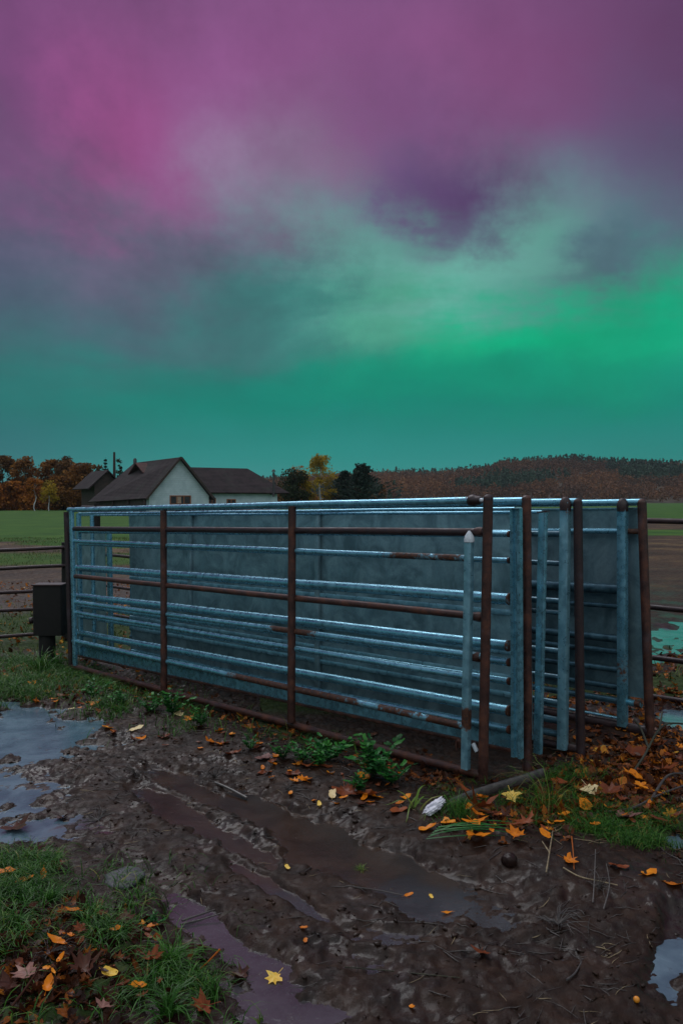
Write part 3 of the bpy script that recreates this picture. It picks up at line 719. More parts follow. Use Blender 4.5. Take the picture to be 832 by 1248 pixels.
# ---- back gate: dark sheet, grey post, leaning rust brown post
g6 = Plane(787, 5.23)
t6 = empty('livestock_gate', base_of(g6, 790, 897), 'rearmost gate with blue grey post and leaning red brown corner post before dark sheet', 'gate', GRP)
rail(g6, t6, (236, 619), (782, 612), .0225, M_galv)
for (ya, yb, r, e) in ((644, 647.5, .018, .9), (690, 718, .034, .9), (704, 739, .017, .9), (724, 779, .026, .9), (735, 795, .020, .9), (748, 817, .020, .9), (758, 838, .02, .9), (768, 855, .022, 1)):
    rail(g6, t6, (240, ya), (756, yb), r, M_galv_shaded if yb > 700 else M_galv, rusty((.975, 1, .6)))
    mb = MB(); q = g6.pt(754, yb); mb.tube([q, q-UDIR*.012, q-UDIR*.018], r*1.06, 14, lambda t: 1, [1, 1, .6]); mb.build('rail_end', M_rust, t6)
rail(g6, t6, (756, 647.5), (785, 648), .018, M_galv, rusty((0, .8, 1)))
rail(g6, t6, (756, 854), (781, 859), .022, M_galv, rusty((.7, 1, 1)))
sheet(g6, t6, [(234, 626), (784, 620), (788, 852), (238, 768)], M_sheet, off=.05, name='sheet')
mb = MB(); mb.bar(g6.pt(234, 625, .03), g6.pt(783, 619.5, .03), .012, .02, (0, 0, 1), .003); mb.build('top_flat_bar', M_galv_pale, t6)
mb = MB(); mb.bar(g6.pt(238, 778, .0), g6.pt(756, 876, .0), .012, .03, (0, 0, 1), .003); mb.build('bottom_flat_bar', M_galv, t6)
rail(g6, t6, (240, 790), (790, 892), .034, M_darkrust)
upright(g6, t6, (758, 615), (758, 885), .060, M_galv, 'post', True, off=-.03, att=rusty((.66, .82, .5), (0, .02, 1)), t=.045)
ball_cap(g6, t6, 758, 614.5, .036, M_darkrust, zs=1.3, off=-.03)
upright(g6, t6, (781.5, 612), (791.5, 897), .058, M_rust); ball_cap(g6, t6, 781.5, 611.5, .029, M_rust)

# ================================================================ PIPE FENCES, BOX
def fence(name, label, A, dA, B, dB, rails, posts, group=None):
    """rails: list of (pyA, pyB)"""
    a0 = U(A, 800, dA); b0 = U(B, 800, dB)
    t = empty(name, (a0.x, a0.y, Hs(a0.x, a0.y)), label, 'fence', group)
    for (ya, yb) in rails:
        a = U(A, ya, dA); b = U(B, yb, dB); mb = MB(); k = random.random()*9
        mb.tube([q+Vector((0, 0, .0015*math.sin(k+i*.5))) for i, q in enumerate(seg(a, b, 30))], .021, 12); mb.build('rail', M_darkrust, t)
    for s in posts:
        a = U(A, rails[0][0], dA).lerp(U(B, rails[0][1], dB), s); g = Hs(a.x, a.y)
        mb = MB(); mb.tube(seg(Vector((a.x, a.y+.05, g-.1)), Vector((a.x, a.y+.05, a.z+.06)), 8), .045, 14, side=(1, 0, 0)); mb.build('post', M_blackwood, t)
    return t
fence('pipe_fence', 'dark pipe rail fence on the left running from the field to the gate stack', -140, 8.6, 84, 10.0,
      [(677, 667), (700, 689), (730.5, 718), (752, 740), (786, 770)], (.12, .97))
fence('pipe_fence', 'dark pipe rail fence running behind the gate stack and out on its right', 100, 12.2, 900, 5.75,
      [(618, 637.5), (673, 750), (710, 815), (744, 865)], (.045, .985))
bt = U(62, 802, 8.3); bz = Hs(bt.x, bt.y)
tb = empty('metal_box', (bt.x, bt.y, bz), 'black upright box on a short stout post beside the left end of the gates', 'box')
mb = MB(); c0 = U(61.5, 713, 8.3); c1 = U(62.5, 773, 8.3)
mb.sweep([c0, c0+Vector((0, 0, -.02)), c0.lerp(c1, .5), c1+Vector((0, 0, .02)), c1], [(-.135, -.10), (-.145, -.09), (-.145, .09), (-.135, .10), (.135, .10), (.145, .09), (.145, -.09), (.135, -.10)], (1, 0, 0), [.97, 1, 1, 1, .97]); mb.build('housing', M_blackwood, tb)
mb = MB(); mb.box(c0+Vector((0, 0, .008)), .30, .22, .014); mb.build('lid', M_darkrust, tb)
mb = MB(); p = U(57.5, 773, 8.3); mb.tube(seg(Vector((p.x, p.y, p.z+.003)), Vector((p.x+.01, p.y, bz-.12)), 8), .082, 12, None, [1, .98, 1.02, .97, 1, 1.04, 1, 1.05, 1.1], side=(1, 0, 0)); mb.build('post', M_blackwood, tb)
mb = MB(); p = U(47, 756, 8.3); mb.tube([p, p+Vector((-.05, 0, 0)), p+Vector((-.055, 0, 0)), p+Vector((-.085, 0, -.005))], .022, 12, None, [1, 1, 1.5, 1.5]); mb.build('bolt', M_darkrust, tb)

# ================================================================ HOUSE
HW = Vector((.85, .527, 0)).normalized(); HR = Vector((-.527, .85, 0)).normalized()
PK = U(219, 610, 80); PK.z = 0
hg = Hs(PK.x, PK.y)-.1
HO = Vector((PK.x, PK.y, hg))
th_ = empty('farm_house', HO, 'low farmhouse with pale green gable wall and long dark shingle roofs beyond the gates', 'house')
def hp(a, b, z): return Vector((PK.x, PK.y, 0))+HW*a+HR*b+Vector((0, 0, z))
def slab(mb, quad, th=.12):
    q = [Vector(v) for v in quad]; n = (q[1]-q[0]).cross(q[-1]-q[0]).normalized()*th
    if n.z < 0: n = -n
    k = len(q); V = q+[v-n for v in q]
    mb.add(V, [tuple(range(k)), tuple(range(2*k-1, k-1, -1))]+[(i, (i+1) % k+0, (i+1) % k+k, i+k) for i in range(k)])
PZ = 5.72; EZ = 2.15; hw = 3.05
# gable block
mb = MB(); fz = -.0
A = [hp(-hw, 0, hg-.3), hp(hw, 0, hg-.3), hp(hw, 0, EZ+.12), hp(0, 0, PZ-.18), hp(-hw, 0, EZ-.12)]
B = [v+HR*13.5 for v in A]
mb.add(A+B, [(0, 1, 2, 3, 4), (9, 8, 7, 6, 5)]+[(i, i+5, (i+1) % 5+5, (i+1) % 5) for i in range(5)])
wallg = mb.build('wall', M_siding, th_, False)
wallg['label'] = 'pale green gable wall'
# wing walls
w0, w1, wd0, wd1 = hw, 13.4, 1.0, 7.6
mb = MB(); mb.add([hp(w0, wd0, hg-.3), hp(11.2, wd0, hg-.3), hp(11.2, wd0, 2.5), hp(w0, wd0, 2.5), hp(w0, wd1, hg-.3), hp(11.2, wd1, hg-.3), hp(11.2, wd1, 2.5), hp(w0, wd1, 2.5)],
       [(0, 1, 2, 3), (5, 4, 7, 6), (1, 5, 6, 2), (4, 0, 3, 7), (3, 2, 6, 7)])
mb.build('wall', M_siding, th_, False)
# roofs
mb = MB(); ov = .45
def pitch(a): return PZ-(PZ-EZ)*(abs(a)/hw)
slab(mb, [hp(0, -ov, PZ), hp(hw+.42, -ov, pitch(hw+.42)), hp(hw+.42, 14, pitch(hw+.42)), hp(0, 14, PZ)])
slab(mb, [hp(0, 14, PZ), hp(-5.1, 14.2, 1.35), hp(-3.5, -ov, 1.72), hp(0, -ov, PZ)])
rf = mb.build('roof', M_roof, th_, False)
mb = MB(); rz = 4.95; rb = 4.3; ez = 2.30; e0 = wd0-.55; e1 = wd1+.5; wend = 12.4
slab(mb, [hp(.6, rb, rz), hp(9.3, rb, rz), hp(wend, e0, ez), hp(2.0, e0, ez)])
slab(mb, [hp(9.3, rb, rz), hp(.6, rb, rz), hp(2.0, e1, ez), hp(wend, e1, ez)])
slab(mb, [hp(9.3, rb, rz), hp(wend, e1, ez), hp(wend, e0, ez)])
mb.build('roof', M_roof, th_, False)
mb = MB(); slab(mb, [hp(-1.5, 9, 5.5), hp(1.8, 9, 5.5), hp(2.6, 6.5, 4.4), hp(-1.5, 6.5, 4.4)]); slab(mb, [hp(1.8, 9, 5.5), hp(-1.5, 9, 5.5), hp(-1.5, 11.5, 4.4), hp(2.6, 11.5, 4.4)]); mb.build('dormer_roof', M_roof_red, th_, False)
# barge boards
mb = MB()
for s in (-1, 1): mb.bar(hp(0, -ov-.03, PZ-.02), hp(s*(hw+.42), -ov-.03, pitch(hw+.42)-.02), .22, .05, (0, 0, 1), .01, seg=4)
mb.build('barge_board', M_porch, th_, False)
def window(a0, a1, z0, z1, b=-.0, panes=3, curtain=True):
    mb = MB(); t = .09
    for (x0, x1, y0, y1) in ((a0, a1, z1-t, z1), (a0, a1, z0, z0+t), (a0, a0+t, z0+t, z1-t), (a1-t, a1, z0+t, z1-t)):
        mb.box(hp((x0+x1)/2, b-.03, (y0+y1)/2), x1-x0, .09, y1-y0, math.atan2(HW.y, HW.x))
    for k in range(1, panes):
        x = a0+(a1-a0)*k/panes; mb.box(hp(x, b-.03, (z0+z1)/2), .07, .08, z1-z0-2*t, math.atan2(HW.y, HW.x))
    f = mb.build('window', M_winframe, th_, False)
    m2 = MB(); m2.box(hp((a0+a1)/2, b-.008, (z0+z1)/2), a1-a0-.04, .03, z1-z0-.04, math.atan2(HW.y, HW.x)); g = m2.build('pane', M_darkglass, None, False); g.parent = f; g.matrix_parent_inverse = Matrix.Identity(4); g.location = -th_.location
    if curtain:
        m3 = MB(); m3.box(hp(a0+(a1-a0)*.42, b-.027, (z0+z1)/2), .5, .012, z1-z0-.24, math.atan2(HW.y, HW.x)); g = m3.build('curtain', M_curtain, None, False); g.parent = f; g.location = -th_.location
window(-1.0, 1.15, 1.1, 2.0)
window(3.4, 4.2, 1.15, 1.75, wd0, 2, False); window(5.4, 6.4, 1.15, 1.65, wd0, 2, False)
mb = MB()
p0 = hp(10.4, e0-.15, 1.9); mb.tube(seg(p0, p0+Vector((0, 0, 2.55)), 4), .11, 10, side=(1, 0, 0)); mb.tube(seg(p0+Vector((0, 0, 2.6)), p0+Vector((0, 0, 2.85)), 2), .22, 10, None, [1, .8, .3], side=(1, 0, 0))
mb.tube(seg(p0+Vector((0, 0, .3)), p0+HR*.9+Vector((0, 0, .3)), 2), .1, 8)
mb.build('stove_pipe', M_roofmetal, th_)
mb = MB(); p0 = hp(0, 13.8, PZ); mb.tube([p0+Vector((0, 0, -.2)), p0+Vector((0, 0, .35)), p0+Vector((0, 0, .5))], .2, 8, None, [1, 1, .5], side=(1, 0, 0)); mb.build('ridge_vent', M_roofmetal, th_)
for k in range(4):
    mb = MB(); q = hp(-hw-.42-.36*k, .1+3.9*k, 0); mb.bar(Vector((q.x, q.y, hg-.1)), Vector((q.x, q.y, 1.55-.05*k)), .16, .16, HW, .01, seg=2); mb.build('porch_post', M_porch, th_, False)
mb = MB(); mb.add([hp(-hw-.02, .8, hg), hp(-hw-.02, 13.4, hg), hp(-hw-.02, 13.4, 1.9), hp(-hw-.02, .8, 2.0), hp(-hw-.35, .8, hg), hp(-hw-1.4, 13.4, hg), hp(-hw-1.4, 13.4, 1.35), hp(-hw-.35, .8, 1.6)],
       [(0, 1, 2, 3), (4, 7, 6, 5), (0, 3, 7, 4), (1, 5, 6, 2), (3, 2, 6, 7)]); mb.build('lean_to_wall', M_porch, th_, False)

# dark barn behind on the left
bo = U(131, 610, 98); bo.z = Hs(bo.x, bo.y)-.1
tbn = empty('barn', bo, 'small dark barn with an open gable just left of the farmhouse', 'barn')
BW = HW; BR = HR
def bp(a, b, z): return Vector((bo.x, bo.y, 0))+BW*a+BR*b+Vector((0, 0, z))
mb = MB(); h = 1.5; A = [bp(-h, 0, bo.z-.3), bp(h, 0, bo.z-.3), bp(h, 0, 3.4), bp(0, 0, 4.9), bp(-h, 0, 3.4)]; B = [v+BR*6 for v in A]
mb.add(A+B, [(0, 1, 2, 3, 4), (9, 8, 7, 6, 5)]+[(i, i+5, (i+1) % 5+5, (i+1) % 5) for i in range(5)]); mb.build('wall', M_porch, tbn, False)
mb = MB(); slab(mb, [bp(0, -.5, 5.15), bp(h+.6, -.5, 3.0), bp(h+.6, 7, 3.0), bp(0, 7, 5.15)]); slab(mb, [bp(0, 7, 5.15), bp(-h-.9, 7, 2.9), bp(-h-.9, -.5, 2.9), bp(0, -.5, 5.15)]); mb.build('roof', M_roof, tbn, False)
# pole behind the house
pp = U(139.5, 560, 104); g = Hs(pp.x, pp.y)
mb = MB(); mb.tube(seg(Vector((pp.x, pp.y, g-.1)), Vector((pp.x, pp.y, U(139.5, 551, 104).z)), 8), .17, 8, None, [1.1]*6+[1, .9, .8], side=(1, 0, 0))
o = mb.build('utility_pole', M_porch, None, origin=(pp.x, pp.y, g), label='dark bare pole rising between the barn roof and the farmhouse roof', cat='pole')

# ================================================================ TREES
def leafquads(C, size, aspect=1.0, flat=.0, rng=rng):
    """C: N x 3 centres -> random oriented quads"""
    n = len(C); a = rng.normal(size=(n, 3)); a /= np.linalg.norm(a, axis=1)[:, None]
    b = rng.normal(size=(n, 3)); b -= a*(a*b).sum(1)[:, None]; b /= np.linalg.norm(b, axis=1)[:, None]
    s = (size*rng.uniform(.55, 1.35, n))[:, None]
    V = np.stack([C-a*s*aspect, C-b*s*.6, C+a*s*aspect, C+b*s*.6], 1).reshape(-1, 3)
    Q = np.arange(4*n).reshape(n, 4); return V, Q
def tree(name, label, px, d, ytop, wpx, mat, trunkmat=M_bark, n=2600, leaf=.19, clusters=26, shape='round', low=.22, group='autumn trees along the far edge of the field', cat='tree', density=1.0, ybase=None):
    b = U(px, 610, d); gz = Hs(b.x, b.y); top = U(px, ytop, d).z; Ht = top-gz; rad = wpx/1000*d/2
    t = empty(name, (b.x, b.y, gz), label, cat, group)
    rg = np.random.default_rng(abs(int(px*13+d)))
    cs = []
    for i in range(clusters):
        v = rg.uniform(low, 1.0)
        if shape == 'round': w = math.sqrt(max(0, 1-((v-.55)/.5)**2))
        elif shape == 'birch': w = .35+.75*math.sin(math.pi*min(1, (1-v)*.95+.05))
        else: w = 1.05-v
        rr = rad*w*math.sqrt(rg.uniform(0, 1))*.85; an = rg.uniform(0, 2*math.pi)
        cs.append((rr*math.cos(an), rr*math.sin(an), v*Ht*.95, rad*rg.uniform(.20, .40)*(1 if shape == 'round' else .7)))
    cs = np.array(cs); pick = rg.integers(0, len(cs), n)
    dirs = rg.normal(size=(n, 3)); dirs /= np.linalg.norm(dirs, axis=1)[:, None]
    rr = rg.uniform(.2, 1.0, n)**.6*rg.uniform(.8, 1.25, n)
    C = cs[pick, :3]+dirs*(cs[pick, 3]*rr*1.35)[:, None]*np.array([1, 1, .85]); C[:, 2] = np.clip(C[:, 2], Ht*.12, Ht*1.02)
    V, Q = leafquads(C, leaf, rng=rg)
    tint = np.repeat(np.clip(.5+.28*(rg.uniform(-1, 1, n))+.25*(rg.uniform(-1, 1, len(cs))[pick]), 0, 1), 4)
    o = np_mesh('crown', V, Q, mat, False, {'tint': tint}); put(o, parent=t)
    mb = MB(); tr = max(.05, rad*.055)
    bend = rg.uniform(-.2, .2, 2)
    pts = [Vector((bend[0]*math.sin(k*1.3), bend[1]*math.sin(k*1.1), Ht*.9*k/8-.1)) for k in range(9)]
    mb.tube(pts, tr, 8, None, [1.25, 1.05, .95, .85, .75, .6, .45, .3, .12], side=(1, 0, 0))
    for k in range(9):
        c = cs[rg.integers(0, len(cs))]; s = pts[min(7, 2+int(c[2]/Ht*5))]; e = Vector(c[:3])
        mb.tube([s, s.lerp(e, .5)+Vector((0, 0, .15)), e], tr*.4, 6, None, [1, .6, .2])
    me = mb.build('trunk', trunkmat, t, origin=(0, 0, 0)); 
    return t
def conifer(name, label, px, d, ytop, wpx, group=None, mat=M_needle, n=2600, tiers=15, sparse=1.0):
    b = U(px, 610, d); gz = Hs(b.x, b.y); top = U(px, ytop, d).z; Ht = top-gz; rad = wpx*1.35/1000*d/2
    t = empty(name, (b.x, b.y, gz), label, 'tree', group); rg = np.random.default_rng(abs(int(px*7+d)))
    C = []; mb = MB(); mb.tube([Vector((0, 0, Ht*k/8-.1)) for k in range(9)], rad*.05+.03, 8, None, [1.2, 1, .9, .8, .65, .5, .4, .25, .1], side=(1, 0, 0))
    for k in range(tiers):
        v = .1+.88*k/tiers; L = rad*(1.05-v)**.8*rg.uniform(.8, 1.15)
        for j in range(7):
            an = 2*math.pi*j/7+rg.uniform(-.4, .4); l = L*rg.uniform(.55, 1.15); up = rg.uniform(.0, .5)*l
            s = Vector((0, 0, v*Ht)); e = Vector((math.cos(an)*l, math.sin(an)*l, v*Ht+up)); mb.tube([s, e], .025, 5)
            m = max(6, int(n/(tiers*7)*sparse)); q = rg.uniform(.15, 1, m)[:, None]
            m = int(m*1.6); q = rg.uniform(.1, 1, m)[:, None]; C.append(np.array(s)+(np.array(e)-np.array(s))*q+rg.normal(size=(m, 3))*np.array([.09, .09, .07])*(1.15-q)*rad*.6)
    C = np.concatenate(C); C[:, 2] = np.clip(C[:, 2], .2, Ht); V, Q = leafquads(C, .13, 1.2, rng=rg)
    o = np_mesh('crown', V, Q, mat, False, {'tint': np.repeat(rg.uniform(0, 1, len(C)), 4)}); put(o, parent=t)
    mb.build('trunk', M_bark, t, origin=(0, 0, 0)); return t
TG = 'autumn trees along the far edge of the field'
def hedge(name, label, px0, px1, d, h, mat, n, seed):
    rg = np.random.default_rng(seed); px = rg.uniform(px0, px1, n); dd = d+rg.uniform(-2, 2, n); x = (px-CX)/F*dd
    top = h*(.45+.9*vnoise(px*.12, px*0, seed)); z = H(x, dd)+top*rg.uniform(0, 1, n)
    V, Q = leafquads(np.column_stack([x, dd, z]), .2, rng=rg); o = np_mesh(name, V, Q, mat, False, {'tint': np.repeat(np.clip(.45+.5*(vnoise(px*.2, px*0, seed+1)-.5)+rg.uniform(-.3, .3, n), 0, 1), 4)}); put(o, 'stuff', label)
hedge('undergrowth', 'brown undergrowth at the foot of the left tree line', -60, 112, 120, 4.2, M_tree_brown, 9000, 3)
hedge('undergrowth', 'orange undergrowth in front of the left tree line', -60, 108, 116, 3.0, M_tree_orange, 4500, 9)
hedge('undergrowth', 'russet scrub behind the farmhouse and the conifers', 300, 470, 150, 3.6, M_tree_red, 7000, 12)
tl = [(-28, 118, 556, 40, M_tree_brown, 'dark brown tree half outside the left edge of the photo'),
      (4, 122, 557, 34, M_tree_brown, 'tall dark brown tree at the far left of the tree line'),
      (33, 120, 558, 34, M_tree_red, 'russet tree with ragged top behind the two white trunked birches'),
      (62, 124, 561, 30, M_tree_red, 'dark red tree above the right hand white birch trunk'),
      (80, 121, 557, 30, M_tree_brown, 'tallest brown tree with thin top right of the birches'),
      (97, 115, 566, 40, M_tree_red, 'broad russet tree nearest the barn'),
      (14, 116, 588, 32, M_tree_orange, 'low orange tree in front of the tall brown ones at far left'),
      (76, 114, 582, 36, M_tree_red, 'low red brown tree between birches and barn'),
      (-12, 112, 590, 26, M_tree_orange, 'small orange shrub like tree at the left edge')]
for (px, d, yt, w, m, lb) in tl: tree('autumn_tree', lb, px, d, yt, w*1.15, m, n=5200, leaf=.2, low=.05, group=TG, clusters=34)
tree('birch_tree', 'left one of two orange yellow birches with a white trunk in the field', 43, 108, 583, 26, M_tree_orange, M_birchbark, 1500, .13, 16, low=.38, group=TG)
tree('birch_tree', 'right one of two orange yellow birches with a white trunk, nearer the barn', 60, 108, 586, 24, M_tree_yellow, M_birchbark, 1300, .13, 16, low=.38, group=TG)
tree('autumn_tree', 'greyish tree top showing just behind the barn roof', 118, 128, 566, 22, M_tree_brown, n=1200, group=TG)
conifer('conifer_tree', 'small dark fir beside the pole behind the barn', 129, 106, 556, 11, TG, n=1100)
tree('bare_tree', 'sparse dark tree just right of the pole behind the house', 146, 106, 557, 14, M_tree_green, n=300, group=TG)
tree('broadleaf_tree', 'round dark green tree turning orange on top right of the farmhouse', 360, 112, 571, 42, M_tree_green, n=5600, leaf=.15, clusters=34, low=.05, group=TG)
tree('broadleaf_tree', 'low orange crowned tree behind the round dark green one', 362, 114, 569, 30, M_tree_orange, n=900, leaf=.14, clusters=14, low=.55, group=TG)
tree('birch_tree', 'tall yellow birch standing between the round green tree and the spruce', 390, 113, 553, 46, M_tree_yellow, M_birchbark, 5200, .13, 34, 'birch', low=.03, group=TG)
conifer('spruce_tree', 'dark ragged spruce, tallest conifer right of the yellow birch', 441, 112, 565, 66, TG, n=4200)
conifer('spruce_tree', 'smaller spruce between the yellow birch and the tall spruce', 420, 115, 573, 48, TG, n=3400)
for k, (px, yt) in enumerate(((338, 588), (328, 590), (318, 591))):
    tree('autumn_tree', ('russet tree between the house roof and the round green tree', 'russet treetop right behind the end of the house roof', 'dim treetop showing past the stove pipe')[k], px, 135+4*k, yt, 18, M_tree_red, n=700, group=TG)

# hills with woodland
hx = [-500, -200, 0, 200, 300, 340, 400, 450, 480, 530, 560, 590, 600, 620, 660, 700, 740, 790, 832, 900, 1050, 1250, 1500]
hy = [606, 604, 600, 596, 592, 588, 583, 581, 580, 581, 579, 576, 572, 568, 566, 565, 568, 571, 571, 573, 580, 590, 604]
HD0, HD1 = 470.0, 760.0
def hill_top_z(px): return (610-np.interp(px, hx, hy))/1000*HD1+1.5
def hill_z(x, y):
    px = CX+x/y*F; tt = np.clip((y-HD0)/(HD1-HD0), 0, 1); tz = hill_top_z(px)-3.5
    k = sstep(0, 1, tt**.9)
    z = tz*(.08*tt+.92*k)+(fbm(x*.012, y*.012, 300, 3)-.5)*10*np.sin(np.pi*tt)*np.clip(tz/20, 0, 1)
    return np.where(y > HD1, tz*(1-sstep(HD1, HD1+260, y)), z)
ga = np.linspace(-520, 1520, 150); gd = np.concatenate([np.linspace(HD0-15, HD1, 40), np.linspace(HD1+15, HD1+260, 14)])
GA, GD = np.meshgrid(ga, gd); HX = (GA-CX)/F*GD; HZ = hill_z(HX, GD)-.4
i2 = np.arange(GA.size).reshape(GA.shape)
Q = np.stack([i2[:-1, :-1].ravel(), i2[:-1, 1:].ravel(), i2[1:, 1:].ravel(), i2[1:, :-1].ravel()], 1)
M_hill = simple('hill_floor', (.03, .02, .014, 1), (.06, .04, .02, 1), .05, .9)
o = np_mesh('hills', np.stack([HX.ravel(), GD.ravel(), HZ.ravel()], 1), Q, M_hill, True); put(o, 'structure')
def woodland(name, label, mat, n, sel, h, quads, leaf, seed, con=False):
    rg = np.random.default_rng(seed); Vs = []; T = []
    px = rg.uniform(-150, 980, n*3); d = HD0+(HD1+20-HD0)*rg.uniform(0, 1, n*3)**.85
    x = (px-CX)/F*d; keep = sel(px, d, fbm(x*.010, d*.010, 400, 4), rg); px, d, x = px[keep][:n], d[keep][:n], x[keep][:n]
    z = hill_z(x, d); m = len(x); hh = h*rg.uniform(.65, 1.3, m)
    dr = rg.normal(size=(m, quads, 3)); dr /= np.linalg.norm(dr, axis=2)[:, :, None]; dr *= rg.uniform(.35, 1, (m, quads, 1))
    if con:
        v = rg.uniform(0, 1, (m, quads)); a = rg.uniform(0, 6.28, (m, quads)); r = (1.02-v)*hh[:, None]*.26
        C = np.stack([x[:, None]+r*np.cos(a), d[:, None]+r*np.sin(a), z[:, None]+v*hh[:, None]], 2)
    else:
        C = np.stack([x[:, None]+dr[:, :, 0]*hh[:, None]*.42, d[:, None]+dr[:, :, 1]*hh[:, None]*.42, z[:, None]+hh[:, None]*.55+dr[:, :, 2]*hh[:, None]*.45], 2)
    V, Q = leafquads(C.reshape(-1, 3), leaf, rng=rg)
    pt = np.clip(.5+.9*(fbm(x*.02, d*.02, 500, 3)-.5)+rg.uniform(-.18, .18, m), 0, 1)
    T = np.repeat(np.repeat(pt, quads)+rg.uniform(-.12, .12, m*quads), 4)
    o = np_mesh(name, V, Q, mat, False, {'tint': T}); put(o, 'stuff', label)
def is_con(px, d, f):
    tt = (d-HD0)/(HD1-HD0)
    m = np.exp(-(((px-705)/65)**2+((tt-.78)/.22)**2))*1.1+np.exp(-(((px-800)/45)**2+((tt-.55)/.2)**2))+np.exp(-((tt-1.0)/.08)**2)*.8+np.exp(-(((px-600)/40)**2+((tt-.3)/.2)**2))*.5
    return m+(f-.5)*2.2 > .42
M_hw_autumn = tint_mat('hill_autumn_foliage', [(0, (0.047, 0.027, 0.024)), (.35, (0.088, 0.046, 0.032)), (.7, (0.162, 0.070, 0.035)), (1, (0.257, 0.115, 0.041))], .8, .2)
M_hw_con = tint_mat('hill_conifer_foliage', [(0, (0.014, 0.027, 0.024)), (.5, (0.027, 0.054, 0.041)), (1, (0.047, 0.081, 0.049))], .8, .1)
woodland('autumn_woodland', 'brown and orange woodland covering the far hill', M_hw_autumn, 6000, lambda px, d, f, rg: ~is_con(px, d, f), 8.0, 34, .8, 5)
woodland('conifer_woodland', 'dark green conifer patches and ridge trees on the far hill', M_hw_con, 4500, lambda px, d, f, rg: is_con(px, d, f), 9.5, 26, 1.1, 6, True)


# ================================================================ GRASS
def blades(P0, L, Wd, lean, az, segs=4, droop=.9, rg=rng):
    """P0 Nx3 roots; returns verts, quads. Curved tapering blades."""
    n = len(P0); d = np.stack([np.cos(az), np.sin(az), np.zeros(n)], 1); sdv = np.stack([-np.sin(az), np.cos(az), np.zeros(n)], 1)
    tw = rg.uniform(-.9, .9, n); sdv = sdv*np.cos(tw)[:, None]+d*np.sin(tw)[:, None]
    rows = []
    for k in range(segs+1):
        s = k/segs; ang = lean+droop*s*s*rg.uniform(.7, 1.1, n)
        hor = L*s*np.sin(np.clip(ang, 0, 1.75)); ver = L*s*np.cos(np.clip(ang, 0, 1.5))*(1-.15*s)
        c = P0+d*hor[:, None]+np.array([0, 0, 1.])*ver[:, None]
        w = Wd*(1-s**1.6)*.5+.0003
        rows += [c-sdv*w[:, None], c+sdv*w[:, None]]
    V = np.stack(rows, 1).reshape(-1, 3); K = 2*(segs+1); b = np.arange(n)*K
    Q = np.concatenate([np.stack([b+2*k, b+2*k+1, b+2*k+3, b+2*k+2], 1) for k in range(segs)])
    return V, Q, K
def grass_obj(name, label, pts, L, W, lean, droop, tint, mat, kind='stuff', cat=None, loc=(0, 0, 0), segs=4):
    n = len(pts); az = rng.uniform(0, 2*math.pi, n)
    V, Q, K = blades(pts, L, W, lean, az, segs, droop)
    o = np_mesh(name, V, Q, mat, True, {'tint': np.repeat(tint, K)}, loc)
    return put(o, kind, label, cat)
def scatter_px(n, px0, px1, py0, py1, dens):
    """random ground points whose density follows dens(px,py,x,y)"""
    out = []
    a = G0(px0, py1); b = G0(px1, py1); c = G0(px0, py0); d = G0(px1, py0)
    x0, x1 = min(a.x, c.x), max(b.x, d.x); y0, y1 = a.y, c.y
    tot = 0
    while tot < n:
        x = rng.uniform(x0, x1, 60000); y = rng.uniform(y0, y1, 60000); px, py = proj(x, y)
        k = (px > px0) & (px < px1) & (py > py0) & (py < py1) & (rng.uniform(0, 1, 60000) < dens(px, py, x, y))
        out.append(np.stack([x[k], y[k]], 1)); tot += k.sum()
        if len(out) > 60: break
    p = np.concatenate(out)[:n]; z = H(p[:, 0], p[:, 1]); p = np.column_stack([p, z]); return p[z > floor_w(p[:, 0], p[:, 1])+.002]
def clump(x, y, f=3.2, s=600): return sstep(.46, .62, fbm(x*f, y*f, s, 3))
# bottom-left bank
def dBL(px, py, x, y):
    m = ell(px, py, 30, 1095, 110, 36)+ell(px, py, 110, 1150, 90, 28)*.7+ell(px, py, 205, 1190, 45, 28)+ell(px, py, 170, 1240, 120, 18)+ell(px, py, 210, 1225, 45, 30)+ell(px, py, 0, 1200, 60, 60)*.12+ell(px, py, 20, 1060, 60, 20)*.8
    return np.clip(m*.9, 0, 1)*(.05+.95*clump(x, y, 7.5))
p = scatter_px(5000, -260, 300, 1030, 1330, dBL); n = len(p)
grass_obj('grass', 'long wet green grass on the bank at bottom left', p, rng.uniform(.035, .12, n), rng.uniform(.0022, .0045, n), rng.uniform(.1, .9, n), .9, np.clip(rng.normal(.5, .2, n), 0, 1), M_grass)
# right-hand bank
def dR(px, py, x, y):
    return np.clip(ell(px, py, 740, 1008, 80, 18)+ell(px, py, 690, 975, 50, 30)*.8+ell(px, py, 800, 1030, 40, 14)+ell(px, py, 560, 985, 25, 22)*.7+ell(px, py, 655, 1000, 40, 15)*.6, 0, 1)*(.1+.9*clump(x, y, 5, 610))
p = scatter_px(5000, 480, 900, 930, 1060, dR); n = len(p)
grass_obj('grass', 'fine green grass on the leafy bank right of the gates', p, rng.uniform(.03, .10, n), rng.uniform(.0018, .0032, n), rng.uniform(.1, .8, n), .8, np.clip(rng.normal(.5, .2, n), 0, 1), M_grass)
